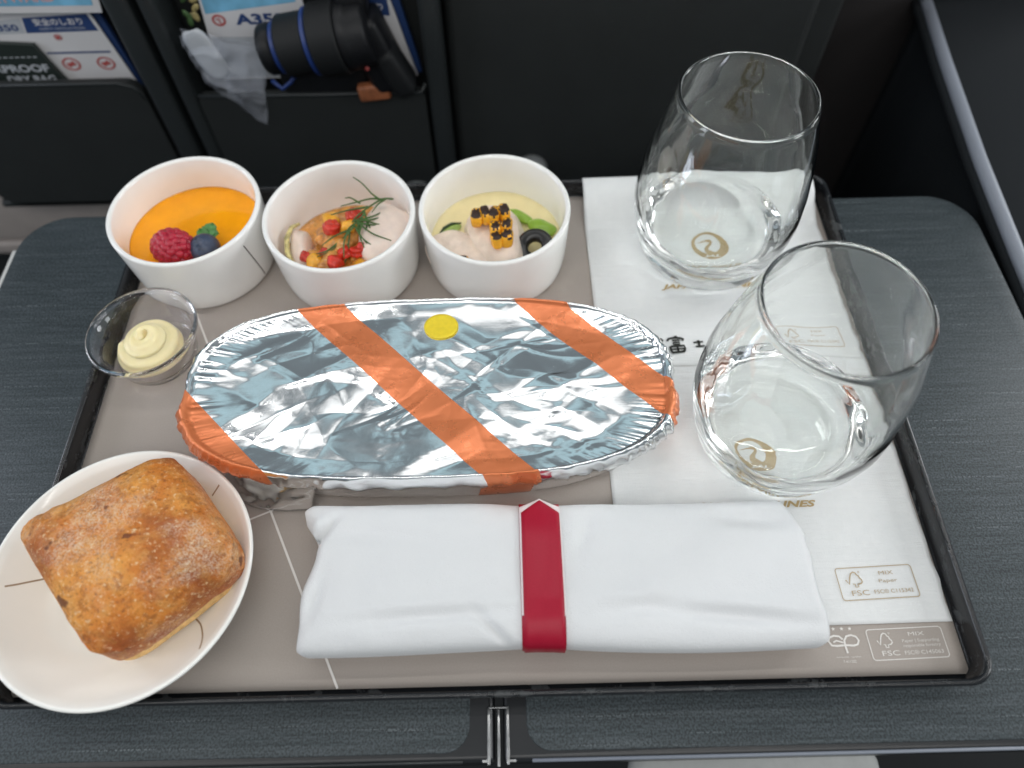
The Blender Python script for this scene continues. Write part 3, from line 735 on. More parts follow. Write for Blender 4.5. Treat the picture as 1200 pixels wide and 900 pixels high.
for k, (x, y, z, r) in enumerate([(-8.75, 24.35, 2.1, 0.42), (-7.75, 24.95, 2.1, 0.36), (-7.45, 25.2, 2.15, 0.34), (-9.1, 26.3, 2.35, 0.42), (-8.35, 25.0, 2.05, 0.4), (-10.4, 25.0, 1.8, 0.32), (-8.15, 23.55, 1.75, 0.30), (-9.45, 25.15, 1.9, 0.26)]):
    chunk('red_pepper_dice', 'red_dice', (x, y, z + 0.35), (r * 0.92, r * 0.78, r * 0.66), ['red pepper dice at the front left below the dill fork', 'red pepper dice right of the front dill frond', 'red pepper dice touching the fish slice edge', 'red pepper dice under the left roe cluster', 'red pepper dice in the middle of the jelly', 'red pepper dice at the far left by the skin edge', 'red pepper dice closest to the front rim of the bowl', 'smallest red pepper dice left of the dill frond'][k], 'pepper', 'red pepper dice in the middle bowl', k * 1.3 + 0.2, 3.8, 0.13, 20, 14)
for k, (x, y, z, r) in enumerate([(-7.5, 24.05, 1.95, 0.5), (-9.9, 24.6, 1.8, 0.5), (-9.3, 27.2, 2.1, 0.55), (-7.05, 27.0, 2.1, 0.45), (-9.25, 24.0, 1.6, 0.42), (-8.25, 26.4, 2.45, 0.42), (-6.95, 24.6, 1.7, 0.38)]):
    chunk('yellow_pepper_dice', 'yellow_dice', (x, y, z + 0.3), (r * 0.92, r * 0.78, r * 0.66), ['yellow pepper dice at the front right of the middle bowl', 'yellow pepper dice at the left beside the fish skin', 'largest yellow pepper dice at the back left under the fronds', 'yellow pepper dice at the back against the large fish slice', 'yellow pepper dice at the very front of the middle bowl', 'yellow pepper dice right under the crossing dill stems', 'smallest yellow pepper dice at the foot of the large fish slice'][k], 'pepper', 'yellow pepper dice in the middle bowl', k * 1.7 + 0.5, 2.7, 0.10, 20, 14)
def roe(D):
    d = np.arccos(np.clip(D @ seeds[::3].T / np.linalg.norm(seeds[0]), -1, 1)).min(1); return 0.8 + 0.2 * np.sqrt(np.clip(1 - (d / 0.36) ** 2, 0, 1))
for c, lb in (((-8.0, 27.15, 2.75), 'cluster of red roe under the dill stem'), ((-9.15, 26.55, 2.55), 'cluster of red roe left of the dill stem')):
    tag(mesh('roe_cluster', *sphere(c, (0.5, 0.5, 0.4), 48, 36, roe), 'roe', base=(c[0], c[1], c[2] - 0.4)), lb, 'roe', 'red roe clusters in the middle bowl')
dill = empty('dill_sprig', 'feathery green dill sprig laid over the fish and peppers', 'dill', (-7.8, 26.6, 2.7))
def curve_pts(P, n=8): return [tuple(p) for p in smooth_prof(P, n)]
fr = [[(-5.95, 27.7, 3.3), (-6.5, 27.65, 3.35), (-7.3, 27.1, 3.25), (-7.9, 26.6, 3.05), (-8.3, 25.9, 2.75), (-8.9, 25.1, 2.55), (-9.7, 24.7, 2.45)],
      [(-6.6, 27.6, 3.35), (-7.0, 27.8, 3.6), (-7.5, 28.3, 3.85), (-7.95, 28.6, 4.0)], [(-6.5, 27.65, 3.35), (-7.1, 27.6, 3.45), (-7.9, 27.4, 3.4), (-8.6, 27.3, 3.3)], [(-7.2, 27.2, 3.3), (-8.2, 27.1, 3.2), (-9.1, 26.9, 3.1)],
      [(-7.4, 27.0, 3.2), (-7.25, 26.4, 3.0), (-7.3, 25.7, 2.75), (-7.1, 25.1, 2.5)], [(-7.4, 26.95, 3.2), (-7.6, 26.3, 3.0), (-7.55, 25.5, 2.7)], [(-7.2, 26.4, 3.0), (-6.95, 25.8, 2.8)], [(-8.1, 26.2, 2.9), (-8.15, 25.3, 2.65), (-8.3, 24.4, 2.3)],
      [(-8.2, 26.05, 2.85), (-8.9, 25.75, 2.75), (-9.5, 25.3, 2.6)], [(-8.6, 25.5, 2.65), (-9.2, 25.0, 2.55), (-9.75, 24.85, 2.5)], [(-7.6, 27.35, 3.4), (-8.1, 27.7, 3.45), (-8.4, 27.75, 3.4)], [(-8.2, 25.3, 2.65), (-8.0, 24.7, 2.45)], [(-6.3, 27.7, 3.35), (-6.7, 27.35, 3.3), (-7.0, 26.9, 3.2)]]
for k in range(11):
    a = -2.4 + 0.33 * k; b = hashn(k, 2, 9); ln = 1.0 + 0.9 * hashn(k, 7, 4); bx, by = (-7.4 - 0.5 * b, 26.9 - 0.9 * hashn(k, 1, 6))
    fr.append([(bx, by, 3.15), (bx + 0.5 * ln * math.cos(a), by + 0.5 * ln * math.sin(a), 3.05), (bx + ln * math.cos(a + 0.25), by + ln * math.sin(a + 0.25), 2.75)])
for q in fr:
    pts = curve_pts(q, 5); mesh('frond', *tube(pts, [0.055 - 0.03 * i / (len(pts) - 1) for i in range(len(pts))], 6), 'dill', dill)

# bowl of chicken and corn
c3 = BOWLS[2]
fill('cream_sauce', 'sauce', c3, 1.45, 3.45, 'pale yellow cream sauce around the chicken in the bowl nearest the napkins', 'sauce', 0.05, 6)
chunk('chicken_slice', 'chicken', (-2.35, 25.2, 1.45), (2.1, 1.15, 0.72), 'pale chicken slice at the front left of its bowl, beside the small corn kernel', 'chicken', 'chicken slices in the bowl nearest the napkins', 0.2, 2.8, 0.07, 48, 30, Matrix.Rotation(math.radians(-32), 3, 'Z') @ Matrix.Rotation(math.radians(12), 3, 'X'))
chunk('chicken_slice', 'chicken', (-0.75, 26.1, 1.75), (1.45, 2.3, 0.80), 'larger pale chicken slice under the grilled corn', 'chicken', 'chicken slices in the bowl nearest the napkins', 0.9, 2.6, 0.09, 56, 36, Matrix.Rotation(math.radians(18), 3, 'Z') @ Matrix.Rotation(math.radians(-8), 3, 'Y'))
def kernel_geo(c, r, tilt):
    V, F = sphere(c, r, 18, 12, cubelike(3.2, 0.03, c[0]), Matrix.Rotation(tilt, 3, 'X'))
    idx = []
    for f in F:
        g = V[list(f)].mean(0); idx.append(1 if (g[2] - c[2]) > r[2] * (0.66 + 0.3 * hashn(int(g[0] * 9), int(g[1] * 9), 3)) else 0)
    return V, F, idx
corn = empty('grilled_corn', 'strip of charred yellow corn kernels on top of the chicken', 'corn', (-1.0, 26.0, 2.4))
ks = [(-1.70, 26.55, 0.32), (-1.26, 26.68, 0.27), (-0.80, 26.66, 0.30), (-0.30, 26.84, 0.29), (-0.76, 25.82, 0.31), (-0.18, 26.02, 0.27), (-0.72, 25.14, 0.29), (-0.18, 25.26, 0.32)]
for k, (x, y, r) in enumerate(ks):
    z = 3.0 if k < 4 else 2.85
    V, F, idx = kernel_geo((x, y, z), (r * 0.98, 0.50 if k < 4 else 0.43, 0.42 + 0.05 * math.sin(k * 3.1)), -0.25 + 0.1 * math.sin(k * 1.7))
    V = rotz(V, 16 * math.sin(k * 2.3), (x, y)); mesh('kernel', V, F, None, corn, mats=['corn', 'char'], midx=idx)
V, F, idx = kernel_geo((-2.5, 24.35, 2.3), (0.40, 0.24, 0.2), 0.1)
o = mesh('corn_kernel', V, F, None, base=(-2.55, 24.35, 1.95), mats=['corn', 'char'], midx=idx)
tag(o, 'single loose corn kernel on the front chicken slice', 'corn')
pr = [(0.36, -0.20), (0.82, -0.26), (0.95, -0.12), (0.97, 0.08), (0.90, 0.22), (0.78, 0.26), (0.45, 0.24), (0.36, 0.12)]
V, F = lathe(pr + [pr[0]], (0, 0, 0), 48, False, False)
Rm = np.array(Matrix.Rotation(math.radians(20), 3, 'X') @ Matrix.Rotation(math.radians(-10), 3, 'Y'))
tag(mesh('olive_ring', V @ Rm.T + np.array([1.2, 25.25, 2.15]), F, 'olive', base=(1.2, 25.25, 1.9)), 'sliced black olive ring at the right of the chicken', 'olive')
chunk('edamame', 'edamame', (1.65, 26.75, 1.9), (0.78, 0.46, 0.36), 'bright green edamame bean behind the olive ring', 'edamame', 'edamame beans in the chicken bowl', 0.1, 2.2, 0.05, 32, 20, Matrix.Rotation(math.radians(-28), 3, 'Z'))
chunk('edamame', 'edamame', (0.55, 27.85, 1.65), (0.75, 0.30, 0.25), 'darker green edamame bean half sunk in the sauce at the back of the bowl', 'edamame', 'edamame beans in the chicken bowl', 0.3, 2.2, 0.05, 32, 20, Matrix.Rotation(math.radians(-38), 3, 'Z'))
cu = empty('cucumber_slice', 'thin cucumber slice with dark rind at the left of the chicken bowl', 'cucumber', (-3.2, 27.0, 1.5))
mesh('flesh', *sphere((-3.2, 27.05, 1.55), (0.72, 0.28, 0.14), 24, 12, None, Matrix.Rotation(math.radians(35), 3, 'Z')), 'cucumber', cu)
mesh('rind', *tube([(-3.75, 26.75, 1.6), (-3.5, 27.15, 1.66), (-3.1, 27.45, 1.66), (-2.6, 27.55, 1.6)], [0.04, 0.09, 0.09, 0.04]), 'rind', cu)

for o in list(COL.objects):                              # set the bowls and what is in them a little nearer
    if o.name not in before and o.parent is None: o.location += Vector((0.1, -0.28, 0.0)) * S

# ------------------------------------------------------------------ clear cup of butter
cc = (-17.55, 20.4)
cup_o = [(0.01, 0.05), (1.6, 0.05), (1.72, 0.02), (1.86, 0.06), (1.92, 0.2), (1.95, 0.5), (2.03, 0.62), (2.2, 1.25), (2.36, 1.85), (2.44, 1.92), (2.56, 1.95), (2.60, 2.02), (2.58, 2.10), (2.50, 2.13), (2.40, 2.10), (2.34, 2.02), (2.28, 1.85), (2.12, 1.25), (1.95, 0.64), (1.86, 0.5), (1.82, 0.25), (1.6, 0.14), (0.01, 0.13)]
cup = mesh('portion_cup', *lathe(cup_o, (cc[0], cc[1], 0.03), 96), 'clear_plastic', base=(cc[0], cc[1], 0.03))
tag(cup, 'small clear plastic cup holding a swirl of butter', 'cup')
bp, br_, nb = [], [], 150
for i in range(nb):
    t = i / (nb - 1); a = 2.6 + 2 * math.pi * 2.15 * t; rr = 1.02 * (1 - t) ** 0.85 + 0.06
    bp.append(Vector((cc[0] + 0.0 + rr * math.cos(a), cc[1] - 0.05 + rr * math.sin(a), 0.70 + 1.02 * t ** 1.15)))
    br_.append((0.68 - 0.20 * t) * min(1, 0.45 + t * 14) * (1 if t < 0.9 else max(0.05, 1 - ((t - 0.9) / 0.1) ** 2 * 0.95)))
rings = []; nq = 40
for i, p in enumerate(bp):
    d = (bp[min(i + 1, nb - 1)] - bp[max(i - 1, 0)]).normalized(); sx = d.cross(Vector((0, 0, 1))).normalized(); uz = sx.cross(d)
    ring = []
    for j in range(nq):
        q = 2 * math.pi * j / nq; r = br_[i] * (1 + 0.065 * math.cos(7 * q + i * 0.035)); v = p + sx * (r * math.cos(q)) + uz * (r * 0.82 * math.sin(q))
        ring.append((v.x, v.y, max(0.175, v.z)))
    rings.append(np.array(ring))
V, F = loft(rings, True, True, True)
tag(mesh('butter', V, F, 'butter', base=(cc[0], cc[1], 0.17)), 'piped swirl of pale yellow butter in the clear cup', 'butter')

# ------------------------------------------------------------------ bread plate and roll
pc = (-15.7, 8.9)
pp = [(0.01, 0.22), (2.6, 0.22), (2.85, 0.05), (3.05, 0.04), (3.2, 0.2), (3.9, 0.62), (4.6, 1.18), (5.05, 1.66), (5.20, 1.84), (5.20, 1.93), (5.12, 1.97), (5.02, 1.93), (4.75, 1.66), (4.3, 1.26), (3.7, 0.84), (3.0, 0.56), (2.2, 0.46), (0.01, 0.44)]
plate = mesh('bread_plate', *lathe(pp, (pc[0], pc[1], 0.02), 128), 'plate', base=(pc[0], pc[1], 0.02))
tag(plate, 'round white side plate under the bread roll, overhanging the tray corner', 'plate')
def plate_z(r): return np.interp(r, [0.01, 2.2, 3.0, 3.7, 4.3, 4.75, 5.02], [0.44, 0.46, 0.56, 0.84, 1.26, 1.66, 1.93]) + 0.02
def plate_line(pts, wd=0.07):
    pts = curve_pts([(x, y, 0) for x, y in pts], 6); V = []
    for i, p in enumerate(pts):
        a = Vector(pts[max(0, i - 1)]); b = Vector(pts[min(len(pts) - 1, i + 1)]); d = (b - a).normalized(); nn = Vector((-d.y, d.x, 0)) * wd / 2
        for s in (1, -1):
            q = Vector(p) + nn * s; V.append((q.x, q.y, float(plate_z(math.hypot(q.x - pc[0], q.y - pc[1]))) + 0.008))
    mesh('printed_line', V, [(2 * i, 2 * i + 1, 2 * i + 3, 2 * i + 2) for i in range(len(pts) - 1)], 'line_print', plate)
plate_line([(-20.3, 8.45), (-19.4, 8.9), (-18.6, 9.2), (-17.8, 9.4)])
plate_line([(-12.9, 7.3), (-12.45, 6.9), (-12.1, 6.3), (-12.0, 5.85)])
plate_line([(-12.9, 12.2), (-12.5, 12.5)])

nu, nv = 200, 110; V = []
ax = math.radians(38); bc = np.array([-14.8, 9.45]); z0, z1 = 0.48, 4.55
th = 2 * np.pi * np.arange(nu) / nu
rings = []
for i in range(nv + 1):
    a = -0.5 * math.pi + math.pi * i / nv
    sa, ca = math.sin(a), math.cos(a)
    e1 = 0.42 if sa < 0 else 0.78
    kz = math.copysign(abs(sa) ** e1, sa); kr = max(1e-3, abs(ca)) ** (0.45 if sa < 0 else 0.62)
    e2 = 0.33
    ux = np.sign(np.cos(th)) * np.abs(np.cos(th)) ** e2; uy = np.sign(np.sin(th)) * np.abs(np.sin(th)) ** e2
    qx = kr * ux * 1.03; qy = kr * uy * 1.03
    A_, B_, C_, D_ = (np.array(q) - bc for q in ((-19.6, 10.25), (-14.15, 13.45), (-10.45, 8.95), (-14.95, 5.15)))
    P_ = (0.25 * ((1 - qx) * (1 + qy))[:, None] * A_ + 0.25 * ((1 + qx) * (1 + qy))[:, None] * B_ + 0.25 * ((1 + qx) * (1 - qy))[:, None] * C_ + 0.25 * ((1 - qx) * (1 - qy))[:, None] * D_)
    lx = P_[:, 0] * math.cos(ax) + P_[:, 1] * math.sin(ax); ly = -P_[:, 0] * math.sin(ax) + P_[:, 1] * math.cos(ax)
    z = (z0 + z1) / 2 + (z1 - z0) / 2 * kz
    nzz = 0.16 * fbm(lx * 0.55 + 3, ly * 0.55 + z * 0.4, 31, 4) + 0.10 * fbm(lx * 1.9 + z, ly * 1.9 - z, 37, 5, 0.6)
    if sa > 0:
        z = (z0 + z1) / 2 + (z1 - z0) / 2 * np.clip(1 - np.abs(qy / 1.03) ** 2.5, 0, 1) ** 0.52 * np.clip(1 - np.abs(qx / 1.03) ** 5, 0, 1) ** 0.42 * (1 + 0.05 * qx)
    zz = z + (nzz * 1.1 if sa > -0.2 else 0 * nzz)
    sc = 1 + (0.02 * fbm(lx * 0.9, ly * 0.9 + z, 41, 3) + 0.012 * fbm(lx * 3, ly * 3 + z * 2, 43, 2)) * (1 if abs(sa) < 0.999 else 0)
    # a groove along the lower side where the crust folds under
    g = 1 - 0.05 * np.exp(-((z - 1.5) / 0.16) ** 2)
    x = lx * sc * g; y = ly * sc * g
    rings.append(np.stack([bc[0] + x * math.cos(ax) - y * math.sin(ax), bc[1] + x * math.sin(ax) + y * math.cos(ax), zz], -1))
V, F = loft(rings, True, True, True)
idx = []
for f in F:
    g = V[list(f)].mean(0); yl = -(g[0] - bc[0]) * math.sin(ax) + (g[1] - bc[1]) * math.cos(ax)
    idx.append(1 if (g[2] < 1.75 + 0.25 * float(vn(g[0] * 1.3, g[1] * 1.3, 5))) else 0)
roll = mesh('bread_roll', V, F, None, base=(bc[0], bc[1], z0), mats=['bread', 'bread_side'], midx=idx)
tag(roll, 'square golden brown bread roll with a floury crust on the side plate', 'bread')

# ------------------------------------------------------------------ foil covered meal dish
dish = empty('meal_dish', 'oval hot meal dish wrapped in crumpled silver foil with orange stripes', 'meal dish', (-3.65, 16.5, 0.03))
fc = np.array([-3.65, 16.5]); fa, fb_, fn_ = 10.75, 4.6, 2.85
NT_, NR = 520, 100
th = np.linspace(0, 2 * np.pi, NT_, endpoint=False)
ox = np.sign(np.cos(th)) * np.abs(np.cos(th)) ** (2 / fn_); oy = np.sign(np.sin(th)) * np.abs(np.sin(th)) ** (2 / fn_)
rng = np.random.default_rng(12)
creases = []
for k in range(30):
    creases.append((rng.uniform(-14, 6.5), rng.uniform(12.6, 20.6), rng.uniform(0, math.pi), rng.uniform(0.7, 2.6), rng.uniform(0.10, 0.40), rng.uniform(-1, 1) * 0.10))
# the large folds that show in the picture: star at the left, pinch at the right, ripples in the middle
creases += [(-8.4, 17.0, 0.35, 2.2, 0.35, 0.16), (-7.6, 16.6, -1.1, 1.6, 0.30, -0.14), (-9.6, 16.4, 0.25, 2.2, 0.45, -0.13), (-10.5, 18.4, 0.45, 2.4, 0.5, 0.14), (-11.5, 19.0, 0.42, 1.8, 0.35, -0.12),
            (2.9, 17.0, 0.8, 1.8, 0.35, 0.18), (2.5, 16.2, -0.9, 2.0, 0.40, -0.16), (4.0, 16.3, -0.12, 2.2, 0.32, 0.16), (1.2, 14.8, 0.7, 1.8, 0.35, 0.14), (0.2, 15.6, -0.6, 1.5, 0.3, -0.12),
            (2.2, 13.2, 0.35, 3.0, 0.4, 0.10), (-0.5, 18.8, 0.4, 2.2, 0.45, 0.13), (-1.8, 18.0, 0.2, 2.0, 0.35, -0.12), (4.8, 14.2, 0.75, 2.0, 0.45, -0.12), (-5.5, 14.0, -0.15, 3.5, 0.6, 0.08), (-4.2, 15.3, 1.0, 1.6, 0.5, 0.08)]
envA = [(rng.uniform(-15, 7.5), rng.uniform(11, 22), rng.normal(0, 0.05), rng.normal(0, 0.05), rng.uniform(-0.07, 0.07)) for k in range(34)]
envB = [(rng.uniform(-15, 7.5), rng.uniform(11, 22), rng.normal(0, 0.05), rng.normal(0, 0.05), rng.uniform(-0.07, 0.07)) for k in range(22)]
fine = [(rng.uniform(-14, 6.5), rng.uniform(12, 21), rng.uniform(-0.5, 1.1) if k % 3 else rng.uniform(0, math.pi), rng.uniform(0.6, 2.4), rng.uniform(0.12, 0.24), rng.choice([-1, 1]) * rng.uniform(0.014, 0.036)) for k in range(75)]
envC = [(rng.uniform(-15, 7.5), rng.uniform(11, 22), rng.normal(0, 0.07), rng.normal(0, 0.07), rng.uniform(-0.03, 0.03)) for k in range(80)]
envD = [(rng.uniform(-15, 7.5), rng.uniform(11, 22), rng.normal(0, 0.07), rng.normal(0, 0.07), rng.uniform(-0.03, 0.03)) for k in range(60)]
def env(x, y, L, kx, ky):
    """upper envelope of shallow paraboloids: smooth panels that meet in sharp folds"""
    h = np.full(np.shape(x), -9.0)
    for cx, cy_, gx_, gy_, o in L:
        dx = x - cx; dy = y - cy_; h = np.maximum(h, o + gx_ * dx + gy_ * dy - kx * dx * dx - ky * dy * dy)
    return h
def foil_h(x, y):
    wx = x + 0.8 * fbm(x * 0.35, y * 0.35, 61, 2, 0.35); wy = y + 0.8 * fbm(x * 0.35 + 9, y * 0.35, 67, 2, 0.35)
    h = 0.10 * fbm(x * 0.26 + 5, y * 0.30, 51, 2)
    h = h + 0.7 * env(wx, wy, envA, 0.012, 0.020) - 0.65 * env(wx, wy, envB, 0.012, 0.018)
    h = h + 0.42 * env(wx, wy, envC, 0.02, 0.03) - 0.38 * env(wx, wy, envD, 0.02, 0.03)
    for cx, cy_, a, L, wd, A in creases[18:]:
        dx = wx - cx; dy = wy - cy_; al = dx * math.cos(a) + dy * math.sin(a); d = -dx * math.sin(a) + dy * math.cos(a)
        h = h + 0.32 * A * np.exp(-(al / L) ** 2) * np.exp(-np.sqrt(d * d + 0.0009) / (1.25 * wd))
    for cx, cy_, a, L, wd, A in fine:
        dx = wx - cx; dy = wy - cy_; al = dx * math.cos(a) + dy * math.sin(a); d = -dx * math.sin(a) + dy * math.cos(a)
        h = h + A * np.exp(-(al / L) ** 2) * np.exp(-np.abs(d) / wd)
    patch = 0.45 * np.clip(fbm(x * 0.40 + 2, y * 0.45, 77, 2) * 5 + 0.1, 0, 1)
    h = h + patch * (0.035 * (0.2 - np.abs(fbm(wx * 1.6, wy * 1.9, 79, 2))) + 0.016 * (0.2 - np.abs(fbm(wx * 4.2, wy * 4.2, 83, 2))))
    return h
_foil_raw = foil_h
_gx, _gy = np.meshgrid(np.linspace(-13.5, 6.2, 60), np.linspace(12.6, 20.4, 30))
_q = lambda x, y: np.stack([np.ones_like(x), x, y, x * x, x * y, y * y, x ** 3, x * x * y, x * y * y, y ** 3], -1)
_k = np.linalg.lstsq(_q((_gx.ravel() + 3.65) / 10, (_gy.ravel() - 16.5) / 5), _foil_raw(_gx, _gy).ravel(), rcond=None)[0]
def foil_h(x, y):
    """the folds without the overall slope they add up to"""
    return _foil_raw(x, y) - _q((x + 3.65) / 10, (y - 16.5) / 5) @ _k
crimp = 0.5 * np.abs(fbm(th * 26, th * 0 + 1.7, 91, 3)) + 0.3 * np.abs(fbm(th * 9, th * 0 + 4.2, 93, 2)) - 0.16
crimp2 = fbm(th * 20, th * 0 + 7.7, 95, 3)
lift = 0.12 * fbm(th * 1.6 / 1.0, th * 0 + 2.2, 97, 2)
lift = lift * np.minimum(1, np.minimum(th, 2 * np.pi - th) / 0.4)
ends = np.clip((np.abs(np.cos(th)) - 0.72) / 0.25, 0, 1)     # the foil puckers more where the oval turns
rings = []
for i in range(NR):
    s = max(0.004, i / (NR - 1)) * 0.955
    x = fc[0] + s * fa * ox; y = fc[1] + s * fb_ * oy
    e = np.clip((s - 0.80) / 0.155, 0, 1)
    z = 2.88 + foil_h(x, y) * (1 - 0.75 * e) + 0.10 * e + crimp * 0.25 * e * e * (0.4 + ends)
    rings.append(np.stack([x, y, z], -1))
for s, z, k1 in [(0.965, 3.14, 0.35), (0.976, 3.22, 0.4), (0.987, 3.18, 0.6), (0.998, 2.98, 0.8), (1.006, 2.80, 1.0), (1.012, 2.6, 1.1), (1.014, 2.4, 1.2), (1.008, 2.25, 1.2), (0.992, 2.16, 0.9), (0.97, 2.08, 0.5), (0.955, 1.85, 0.3), (0.945, 1.4, 0.25), (0.93, 0.9, 0.25), (0.915, 0.4, 0.25), (0.89, 0.1, 0.1)]:
    dd = (crimp * 0.34 + 0.14 * crimp2) * k1 * (0.5 + 0.6 * ends)
    rx = fa * s + dd; ry = fb_ * s + dd
    ph = fbm(th * 30, th * 0 + z * 2.2, 99, 2)
    rx = rx + 0.11 * ph * k1 * (z < 3.1); ry = ry + 0.11 * ph * k1 * (z < 3.1)
    zz = z + lift * (1 if z > 2.0 else 0.3) + crimp2 * 0.10 * k1 * (0.3 if z > 3.05 else 1.2)
    rings.append(np.stack([fc[0] + rx * ox, fc[1] + ry * oy, np.maximum(0.05, zz)], -1))
V, F = loft(rings, True, True, True)
base_me = bpy.data.meshes.new('foil'); org = np.array([-3.65, 16.5, 0.03])
base_me.from_pydata(((V - org) * S).tolist(), [], [list(map(int, f)) for f in F]); base_me.update()
bm = bmesh.new(); bm.from_mesh(base_me)
STR = [(-0.35, 2.2), (10.72, 13.12), (21.05, 23.2)]       # diagonal printed bands: x + y between these
nrm = Vector((1, 1, 0)).normalized()
for lo_, hi_ in STR:
    for q in (lo_, hi_):
        co = Vector(((q - org[0] - org[1]) / 2 * S, (q - org[0] - org[1]) / 2 * S, 0))
        bmesh.ops.bisect_plane(bm, geom=bm.verts[:] + bm.edges[:] + bm.faces[:], plane_co=co, plane_no=nrm, dist=1e-7)
bmesh.ops.recalc_face_normals(bm, faces=bm.faces)
bm.normal_update()
def keep(sel):
    b = bm.copy(); b.faces.ensure_lookup_table()
    dl = [f for f in b.faces if sel(f.calc_center_median()) is False]
    bmesh.ops.delete(b, geom=dl, context='FACES')
    me = bpy.data.meshes.new('foil'); b.to_mesh(me)
    nm = [tuple(v.normal) for v in b.verts]
    b.free(); me.polygons.foreach_set('use_smooth', [True] * len(me.polygons)); return me
def band_of(c):
    q = (c.x + c.y) / S + org[0] + org[1]
    for k, (a, b) in enumerate(STR):
        if a < q < b: return k
    return -1
for nm_, k, m_ in (('foil_cover', -1, 'foil'), ('orange_stripe', 0, 'orange_foil'), ('orange_stripe', 1, 'orange_foil'), ('orange_stripe', 2, 'orange_foil')):
    me = keep(lambda c, k=k: band_of(c) == k)
    me.materials.append(M[m_]); o = bpy.data.objects.new(nm_, me); COL.objects.link(o); o.parent = dish
bm.free()
# round sticker, following the foil
n, kk = 48, 6; rings = []
t2 = np.linspace(0, 2 * np.pi, n, endpoint=False)
for i in range(kk + 1):
    s = max(0.02, i / kk) * 0.79; x = -3.2 + s * np.cos(t2); y = 19.55 + 0.86 * s * np.sin(t2)
    zb = 2.90 + foil_h(x, y) * (1 - 0.75 * np.clip((np.abs((y - fc[1]) / fb_) - 0.80) / 0.155, 0, 1))
    rings.append(np.stack([x, y, 0.85 * zb + 0.15 * float(zb.mean()) + 0.03], -1))
V, F = loft(rings, True, True, False)
mesh('sticker', V, F, 'yellow', dish, solid=0.02, label='round yellow sticker near the back edge of the foil')
# loose foil flap at the lower left, with an orange patch
def flap(name, t0, t1, s0, s1, za, zb, m, seed, off=0.0, n=46, k=12):
    tt = np.linspace(t0, t1, n); R = []
    for j in range(k):
        q = j / (k - 1); s = s0 + (s1 - s0) * q
        x = fc[0] + np.sign(np.cos(tt)) * np.abs(np.cos(tt)) ** (2 / fn_) * fa * s; y = fc[1] + np.sign(np.sin(tt)) * np.abs(np.sin(tt)) ** (2 / fn_) * (fb_ * s)
        y = y - 0.35 * q * np.sin(np.linspace(0, math.pi, n))
        z = za + (zb - za) * q + off + 0.22 * fbm(tt * 11, tt * 0 + q * 3, seed, 3) * (0.4 + q)
        R.append(np.stack([x, y, np.maximum(0.06 + off, z)], -1))
    V, F = loft(R, False); return mesh(name, V, F, m, dish, solid=0.015)
flap('foil_flap', 3.78, 4.36, 0.94, 1.03, 1.5, 0.10, 'foil', 5)

# ------------------------------------------------------------------ rolled white cloth with a red band
rollc = empty('cutlery_roll', 'rolled white cloth napkin held by a crimson paper band', 'napkin roll', (1.5, 8.5, 0.03))
def sgp(c, p): return np.sign(c) * np.abs(c) ** p
def cloth_sec(x, ph, off=0.0):
    """cross-section of the roll: ph 0 = back, 90 = top, 180 = front"""
    u = (x + 8.4) / 20.2
    yb = 11.42 + 0.10 * np.sin(u * 7) * 0.6 - 0.12 * u + 0.10 * np.exp(-((u - 0.02) / 0.05) ** 2)
    yf = 5.62 - 0.08 * np.sin(u * 9 + 1) - 0.18 * u
    pinch = np.exp(-((x - 0.9) / 1.6) ** 2)
    hz = 1.16 + 0.08 * np.sin(u * 5 + 0.5) - 0.05 * pinch
    yb = yb - 0.06 * pinch; yf = yf + 0.08 * pinch
    c = np.cos(ph); s = np.sin(ph)
    y = (yb + yf) / 2 + (yb - yf) / 2 * sgp(c, 0.62) + off * c
    z = hz + 0.06 + hz * sgp(s, 0.70) + off * s
    return y, z
NX, NP = 220, 150
xs = np.concatenate([np.linspace(-8.5, 11.8, NX)]); ph = np.linspace(0, 2 * np.pi, NP, endpoint=False)
rings = []
def cloth_fold(x, y):
    f = 0.10 * fbm(x * 0.30, y * 0.45, 101, 3) + 0.02 * fbm(x * 1.2, y * 1.6, 107, 3)
    for cx, cy_, a, L, wd, A in [(-3.2, 6.7, 0.05, 2.8, 0.28, -0.10), (-0.9, 6.15, -0.75, 0.9, 0.22, -0.10), (8.2, 6.5, -0.10, 2.6, 0.30, -0.13), (4.6, 6.9, 0.10, 1.6, 0.35, -0.07), (9.6, 10.3, -0.1, 1.6, 0.4, -0.10), (-7.9, 9.9, 0.9, 0.8, 0.25, -0.22), (-5.5, 9.9, -0.12, 2.2, 0.5, -0.06), (-7.8, 7.2, 1.3, 1.0, 0.35, -0.10), (2.6, 9.6, 1.2, 1.2, 0.4, -0.06), (6.5, 8.4, 0.5, 2.5, 0.6, 0.04)]:
        dx = x - cx; dy = y - cy_; al = dx * math.cos(a) + dy * math.sin(a); d = -dx * math.sin(a) + dy * math.cos(a)
        f = f + 2.2 * A * np.exp(-(al / L) ** 2) * (np.exp(-(d / (0.8 * wd)) ** 2) - 0.45 * np.exp(-((d - 1.5 * wd) / wd) ** 2))
    return f
